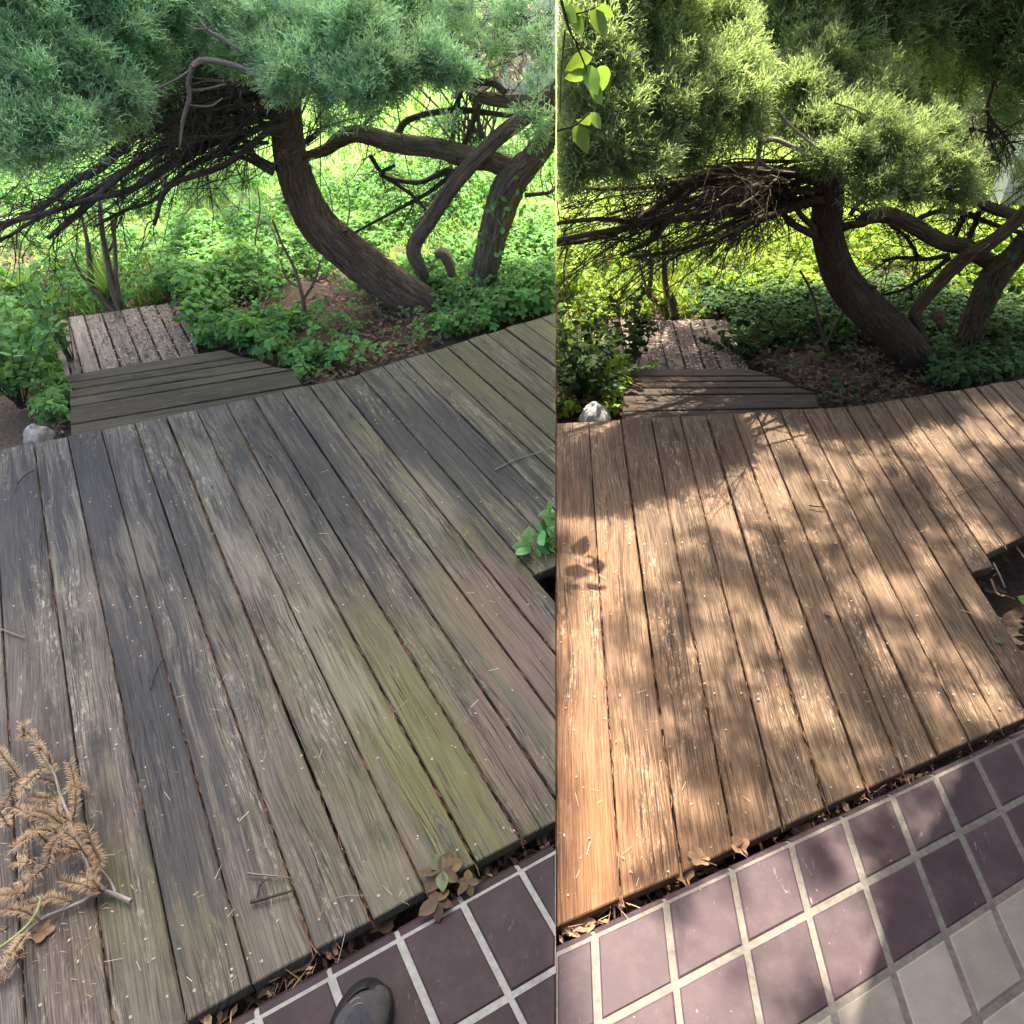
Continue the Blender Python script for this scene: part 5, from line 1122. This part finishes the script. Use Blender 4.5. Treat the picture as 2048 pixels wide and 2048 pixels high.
# ------------------------------------------------------------------ small things lying about
def fir_branch():
    root = thing("fir_branch", "dry brown fir branch with needles lying on the grey deck at lower left", "branch"); root.location = (0, 0, 0)
    Z = .03
    def pth(pts, zs): return np.array([G(x, y, z) for (x, y), z in zip(pts, zs)])
    q = lambda x, y: (x*.2899, 1440+y*.2899)
    stems = [([q(910, 1260), q(710, 1190), q(560, 1265), q(400, 1330), q(280, 1390), q(120, 1540), q(0, 1740), q(-150, 1960)], 5.2, .02), ([q(800, 1195), q(760, 1110), q(690, 1010), q(640, 880)], 3.0, .03),
             ([q(720, 1180), q(640, 1070), q(560, 880), q(490, 690), q(420, 520), q(375, 370), q(290, 230), q(200, 90)], 4.0, .05)]
    for pts, r, z in stems:
        c = pth(pts, np.linspace(z*.5, z, len(pts))); rr = np.linspace(1, .45, len(pts))*r*mpp(c[0]); c[:, 2] += rr
        tube("stem", c, rr, M['grey_br'], root, 8, None, .1, -1)
    shoots = [[(375, 370), (290, 230), (200, 90)], [(490, 760), (520, 600), (520, 450), (480, 290)], [(350, 300), (340, 240)], [(400, 440), (250, 400), (130, 420), (60, 540), (0, 640)], [(130, 400), (60, 300), (0, 220), (-60, 150)],
              [(300, 330), (180, 450), (140, 540)], [(420, 520), (300, 540), (200, 520)], [(490, 700), (400, 640), (400, 540)], [(430, 720), (300, 640), (150, 620)], [(420, 790), (250, 760), (150, 900)], [(350, 700), (220, 660), (100, 600)],
              [(640, 1060), (640, 900), (600, 780), (500, 760)], [(600, 950), (520, 830), (430, 770)], [(420, 800), (360, 880), (330, 1020)], [(330, 1000), (240, 1080), (170, 1160)], [(240, 960), (220, 1060), (200, 1130)],
              [(710, 1190), (600, 1150), (420, 1105)], [(500, 1260), (380, 1230), (280, 1260), (150, 1290)], [(280, 1390), (160, 1320), (60, 1310), (-40, 1290)], [(170, 1190), (60, 1210), (-30, 1220)], [(180, 1470), (90, 1600), (20, 1680)],
              [(60, 1430), (-40, 1500)], [(100, 1560), (130, 1640), (40, 1770), (-60, 1840)], [(560, 900), (440, 880), (460, 950)], [(250, 760), (170, 830), (100, 890)], [(640, 880), (690, 980), (650, 1060)], [(480, 700), (380, 760), (300, 740)]]
    for _ in range(14):
        b0 = random.choice(shoots[:28]); i = random.randrange(len(b0)); x, y = b0[i]; an = random.random()*6.28; ll = random.uniform(50, 130)
        shoots.append([(x, y), (x+ll*.5*math.cos(an)+random.uniform(-12, 12), y+ll*.5*math.sin(an)+random.uniform(-12, 12)), (x+ll*math.cos(an), y+ll*math.sin(an))])
    nd = Bag(); nv = (np.array([(-.034, 0, 0), (.034, 0, 0), (.038, .5, .14), (-.038, .5, .14), (.014, 1, .03), (-.014, 1, .03)], float), np.array([[0, 1, 2, 3], [3, 2, 4, 5]]), np.array([0, 0, .6, .6, 1, 1]))
    for sh in shoots:
        pts = [q(*p) for p in sh]; z0 = rng.uniform(.015, .06); c = np.array([G(x, y, z0+.02*math.sin(i*1.7)) for i, (x, y) in enumerate(pts)])
        tube("shoot", c, np.linspace(2.2, 1.0, len(c))*mpp(c[0]), M['twig_R'], root, 5, max(3, len(c)*3), .05, -1)
        L = np.linalg.norm(np.diff(c, axis=0), axis=1).sum(); n = int(L*1900*random.uniform(.5, 1.3)); cc = catmull(c, 40) if len(c) > 1 else c
        f = rng.random(n)*38.9; i = f.astype(int); p = cc[i]+(cc[i+1]-cc[i])*(f-i)[:, None]; tg = cc[i+1]-cc[i]; tg /= np.linalg.norm(tg, axis=1, keepdims=True)
        sd = np.where(rng.random(n) < .5, -1, 1)[:, None]; lat = np.cross(tg, [0, 0, 1.])*sd
        d = lat*rng.uniform(.6, 1, (n, 1))+tg*.45+np.array([0, 0, 1])*rng.uniform(-.15, .75, (n, 1))+rng.normal(0, .12, (n, 3))
        p[:, 2] = np.maximum(p[:, 2], .006); d[:, 2] = np.maximum(d[:, 2], -.35); d += rng.normal(0, .16, d.shape)
        nd.add(nv, p, basis(d, np.tile([[0., 0, 1]], (n, 1))+rng.normal(0, .3, (n, 3))), rng.uniform(.011, .020, n), np.full(n, rng.random())*.6+rng.random(n)*.4)
    k = 130; a = np.array([G(*q(x, y), .004) for x, y in zip(rng.normal(380, 260, k), rng.normal(1050, 420, k))]); nd.add(nv, a, flat_rot(k, .1), rng.uniform(.010, .018, k))
    o = nd.build("needles", M['fir'], root, -1); V = o.data.vertices; tag(o, kind="stuff")
fir_branch()
def stick(label, pts, r, m, side, z=.006, cat="stick", name="stick", group=None, forks=()):
    c = np.array([G(x, y, z+random.uniform(0, .006)) for x, y in pts]); rr = np.linspace(1, .6, len(c))*r*mpp(c[0]); c[:, 2] += rr
    if not forks:
        return tag(tube(name, c, rr, m, None, 6, None, .12, SG[side]), label, cat, group)
    root = thing(name, label, cat, group); tube("stem", c, rr, m, root, 6, None, .12, SG[side])
    for f in forks:
        c = np.array([G(x, y, z+.004+.012*i/len(f)) for i, (x, y) in enumerate(f)]); tube("side_twig", c, np.linspace(.7, .35, len(c))*r*mpp(c[0]), m, root, 5, None, .1, SG[side])
stick("short thick dark stick on the grey deck near its front edge", [(502, 1806), (540, 1796), (586, 1782)], 4.5, M['twig'], 'L', forks=[[(512, 1800), (520, 1770), (535, 1758)]])
stick("pale thin stick above the thick dark stick", [(496, 1748), (540, 1752), (584, 1756)], 2.5, M['grey_br'], 'L', forks=[[(560, 1752), (545, 1768)]])
stick("long pale straw lying across the mossy walkway", [(990, 941), (1030, 921), (1070, 908), (1110, 893)], 1.5, M['grey_br'], 'L', cat="straw", name="straw")
stick("curved pale straw near the grey deck's front edge", [(641, 1832), (655, 1805), (690, 1792), (735, 1791)], 1.3, M['grey_br'], 'L', cat="straw", name="straw")
stick("dark curved twig by the grey deck's upper left corner", [(36, 968), (50, 952), (70, 940)], 1.8, M['twig'], 'L', cat="twig", name="twig")
stick("thin twig at the grey deck's left edge", [(0, 1258), (30, 1270), (52, 1276)], 1.8, M['grey_br'], 'L', cat="twig", name="twig")
stick("dark thin twig lying across a grey board joint", [(302, 1378), (310, 1345), (330, 1312)], 1.6, M['twig'], 'L', cat="twig", name="twig")
stick("pale forked bit of stick standing in the trench", [(676, 1925), (684, 1895), (690, 1868)], 1.6, M['grey_br'], 'L', .0, cat="twig", name="twig")
stick("long pale straw on the brown walkway", [(1910, 987), (1940, 977), (1970, 969), (2000, 960)], 1.3, M['grey_br'], 'R', cat="straw", name="straw")
stick("short dark twig on the brown deck's boards", [(1618, 1012), (1632, 1014), (1646, 1015)], 1.8, M['twig_R'], 'R', cat="twig", name="twig")
stick("grey curled twig bundle by the notch of the brown deck", [(1986, 1128), (1998, 1150), (2010, 1176)], 2.2, M['grey_br'], 'R', -.04, cat="twig", name="twig", forks=[[(1990, 1136), (1965, 1146), (1955, 1150)], [(1996, 1146), (1985, 1152)]])
def leaf_thing(name, label, cat, px, py, z, L, m, side, lobes=5, rot=0., curl=.25, group=None):
    """a lobed dry leaf with a curled blade"""
    n = lobes*4+2; V = [(0, .45, 0)]; T = [.3]
    for i in range(n):
        t = i/(n-1); a = -math.pi*.93+t*math.pi*1.86; lob = .62+.38*abs(math.cos(a*lobes*.5))
        x, y = math.sin(a)*.42*lob*(1.1 if abs(a) < 2 else .7), .45+math.cos(a)*.55*lob; V.append((x, y, curl*(abs(x)*.9)**1.3+curl*.35*(y-.3)**2+.03*math.sin(i*1.9))); T.append(lob)
    F = [[0, i, i+1] for i in range(1, n)]; V = np.array(V); V = np.vstack([V, [(-.012, -.35, 0), (.012, -.35, 0), (.012, .1, .0), (-.012, .1, 0)]]); F.append([n+1, n+2, n+3, n+4]); T += [.1]*4
    c, s_ = math.cos(rot), math.sin(rot); W = np.stack([V[:, 0]*c-V[:, 1]*s_, V[:, 0]*s_+V[:, 1]*c, V[:, 2]], 1)*L
    o = mesh(name, W, F, m, None, {"tip": np.array(T), "rnd": np.full(len(V), rng.random())}, smooth=False); o.location = G(px, py, z); return tag(o, label, cat, group)
leaf_thing("oak_leaf", "brown oak leaf under the dry fir branch", "leaf", 55, 1868, .008, .055, M['oak'], 'L', 5, -1.4, .3)
leaf_thing("oak_leaf", "curled tan oak leaf caught in the trench by the shoe", "leaf", 668, 1915, -.03, .06, M['oak'], 'L', 5, .6, .7)
leaf_thing("oak_leaf", "brown leaf wedged beneath the grey deck's front edge", "leaf", 740, 1862, -.07, .07, M['oak'], 'L', 4, -.9, .4)
leaf_thing("oak_leaf", "tan leaf at the shaded trench's far end", "leaf", 1085, 1690, -.06, .06, M['oak'], 'L', 5, .2, .5)
leaf_thing("oak_leaf", "tan leaf in the trench near the seam, beside the brown deck", "leaf", 1135, 1868, -.03, .065, M['oak'], 'R', 4, -1.2, .5)
leaf_thing("oak_leaf", "crumpled tan leaf in the middle of the sunlit trench", "leaf", 1492, 1712, -.01, .05, M['oak'], 'R', 4, .5, .9)
leaf_thing("oak_leaf", "brown curled leaf lying on the brown deck's front edge", "leaf", 1418, 1725, .004, .05, M['oak'], 'R', 5, 1.2, .6)
leaf_thing("oak_leaf", "brown leaf in the sunlit trench right of the crumpled one", "leaf", 1592, 1672, -.05, .06, M['oak'], 'R', 5, -.5, .4)
leaf_thing("oak_leaf", "tan leaf at the sunlit trench below the knotty board", "leaf", 1375, 1772, -.02, .05, M['oak'], 'R', 4, .2, .7)
leaf_thing("oak_leaf", "grey fallen leaf under the notch of the brown deck", "leaf", 2010, 1190, GZ+.04, .09, M['litter'], 'R', 5, .9, .5)
leaf_thing("fresh_leaf", "single green leaf lying at the brown deck's right edge", "leaf", 2007, 1290, .006, .035, M['broad_R'], 'R', 1, .3, .2)
leaf_thing("oak_leaf", "curled grey leaf on the brown deck's sunny boards", "leaf", 1662, 1232, .004, .03, M['litter'], 'R', 4, .7, .8)
def creeper(label, px, py, z, n, L, side, mats, rot=0.):
    root = thing("creeper_seedling", label, "seedling"); root.location = G(px, py, z); LT = leaf_hi(8, .34, .25)
    for i in range(n):
        a = rot+i*2*math.pi/n+rng.normal(0, .12); d = np.array([[math.cos(a), math.sin(a), rng.uniform(-.25, .15)]])
        W = np.einsum('ij,vj->vi', basis(d, np.array([[rng.normal(0, .2), rng.normal(0, .2), 1.]]))[0], LT[0])*L*rng.uniform(.75, 1.1)
        mesh("leaf", W, LT[1], mats[i % len(mats)], root, {"tip": LT[2], "rnd": np.full(len(W), rng.random())}, smooth=True)
    tube("stem", [(0, 0, 0), (.008, .004, z*-.5-.05), (.012, 0, -.16-z)], [.0016, .0018, .002], M['twig_R'], root, 5, 6)
creeper("reddish creeper seedling sprouting over the grey deck's front edge", 884, 1742, .03, 7, .052, 'L', [M['creeper'], M['creeper'], M['creeper_g']], .4)
creeper("small reddish creeper seedling on the edge of the mauve tiles", 875, 1803, .02, 5, .045, 'L', [M['creeper']], 1.1)
creeper("tiny reddish creeper seedling right of the larger one", 935, 1765, .01, 5, .034, 'L', [M['creeper']], .2)
def green_tendril():
    c = np.array([G(x, y, .05) for x, y in ((-60, 1930), (0, 1895), (50, 1855), (72, 1825), (80, 1800), (74, 1793))]); o = tube("green_tendril", c, np.array([3, 3, 2.6, 2.4, 2, 1.5])*mpp(c[2]), M['stem_g'], None, 6, None, .04, -1)
    tag(o, "curved green tendril lying over the dry fir branch", "tendril")
green_tendril()

def shoe():
    root = thing("shoe", "toe of a grey walking shoe with black rubber bumper on the mauve tiles", "shoe")
    o_ = G(728, 2062, 0.); root.location = (o_[0], o_[1], 0.001); root.rotation_euler = (0, 0, R(-4)); root.scale = (1.14, 1.1, 1.05)
    # sections along +y (towards the toe); half-width outer / inner, top height
    ys = np.array([-.215, -.20, -.165, -.11, -.05, 0.0, .03, .05, .062, .068]); hw_o = np.array([.016, .028, .036, .037, .043, .050, .047, .039, .027, .008]); hw_i = np.array([.016, .028, .034, .033, .038, .044, .043, .037, .027, .008])
    top = np.array([.060, .075, .090, .092, .078, .062, .052, .045, .038, .030])
    def loft(name, f, m, closed=True):
        V, n = [], None
        for i in range(len(ys)):
            ring = f(i); n = len(ring); V += [(x, ys[i]+dy, z) for x, dy, z in ring]
        F = [[a*n+j, a*n+(j+1) % n, (a+1)*n+(j+1) % n, (a+1)*n+j] for a in range(len(ys)-1) for j in range(n)]+[list(range(n))[::-1], [(len(ys)-1)*n+j for j in range(n)]]
        o = mesh(name, V, F, m, root, smooth=True); md = o.modifiers.new("smooth", 'SUBSURF'); md.levels = 1; md.render_levels = 2; return o
    loft("sole", lambda i: [(-hw_o[i]-.004, .003*(i > 7), .004), (-hw_o[i]-.005, .004*(i > 7), .018), (-hw_o[i]*.9, 0, .024), (hw_i[i]*.9, 0, .024), (hw_i[i]+.005, .004*(i > 7), .018), (hw_i[i]+.004, .003*(i > 7), .004), (0, 0, .002)], M['rub'])
    def up(i):
        a, b, t = hw_o[i], hw_i[i], top[i]
        return [(-a, 0, .018), (-a*1.01, 0, .018+(t-.018)*.45), (-a*.78, 0, .018+(t-.018)*.82), (-a*.3, 0, t), (b*.3, 0, t), (b*.78, 0, .018+(t-.018)*.82), (b*1.01, 0, .018+(t-.018)*.45), (b, 0, .018)]
    loft("upper", up, M['suede'])
    # black toe bumper wrapping the front and the outer side
    V, F = [], []; path = []
    for t in np.linspace(0, 1, 22):
        a = -math.pi*.62+t*math.pi*1.24
        path.append((math.sin(a)*(.053 if math.sin(a) < 0 else .048), -.012+math.cos(a)*.086*(1 if math.cos(a) > 0 else .9)))
    for i, (x, y) in enumerate(path):
        k = 1-.55*(abs(i-10.5)/10.5)**2; nx, ny = x/.05, max(y, -.03)/.08; l = math.hypot(nx, ny); nx, ny = nx/l, ny/l; hh = .040 if x < 0 else .034
        V += [(x+nx*.0015, y+ny*.0015, .012), (x+nx*.002, y+ny*.002, .026), (x-nx*.003, y-ny*.004, hh), (x-nx*.020*k-.001*nx, y-ny*.024*k, hh+.013), (x-nx*.023*k, y-ny*.028*k, hh+.009), (x-nx*.012, y-ny*.012, .014)]
    for i in range(21):
        for j in range(6): F.append([i*6+j, i*6+(j+1) % 6, i*6+6+(j+1) % 6, i*6+6+j])
    F += [list(range(6))[::-1], [126+j for j in range(6)]]
    o = mesh("toe_bumper", V, F, M['rub'], root, smooth=True); md = o.modifiers.new("smooth", 'SUBSURF'); md.levels = 1; md.render_levels = 2
    def top_at(x, y):
        t = np.interp(y, ys, top); a = np.interp(y, ys, hw_o); f = abs(x)/a; return .018+(t-.018)*np.interp(f, [0, .3, .78, 1], [1, 1, .82, .45])
    def patch(name, pts, m, lift=.0015):
        c = np.mean(pts, axis=0); ring = [(x, y, top_at(x, y)+lift) for x, y in pts]; n = len(ring); V = [(c[0], c[1], top_at(*c)+lift)]+ring+[(x, y, z-.004) for x, y, z in ring]
        F = [[0, 1+i, 1+(i+1) % n] for i in range(n)]+[[1+i, 1+n+i, 1+n+(i+1) % n, 1+(i+1) % n] for i in range(n)]
        mesh(name, V, F, m, root, smooth=False)
    patch("mesh_panel", [(-.022, -.012), (-.018, .006), (-.004, .016), (.014, .014), (.024, -.004), (.022, -.04), (-.018, -.04)], M['mesh'], .0022)
    for k, (a, b) in enumerate((((-.016, .002), (-.004, -.012)), ((0, .012), (.008, -.008)), ((.012, .008), (.016, -.012)))):
        tube("panel_rib", [(a[0], a[1], top_at(*a)+.003), ((a[0]+b[0])/2, (a[1]+b[1])/2, top_at((a[0]+b[0])/2, (a[1]+b[1])/2)+.0035), (b[0], b[1], top_at(*b)+.003)], [.0008]*3, M['suede'], root, 5, 5)
    for pts in ([(-.022, .024), (-.016, .031), (-.008, .034)], [(-.016, .018), (-.008, .024), (0, .025)]):
        tube("stitching", [(x, y, top_at(x, y)+.0014) for x, y in pts], [.0006]*len(pts), M['thread'], root, 5, 9)
    for k in range(4):
        y = -.045-.025*k; tube("lace", [(-.022, y, top_at(-.022, y)+.002), (0, y-.006, top_at(0, y)+.006), (.022, y, top_at(.022, y)+.002)], [.003]*3, M['mesh'], root, 6, 7)
shoe()
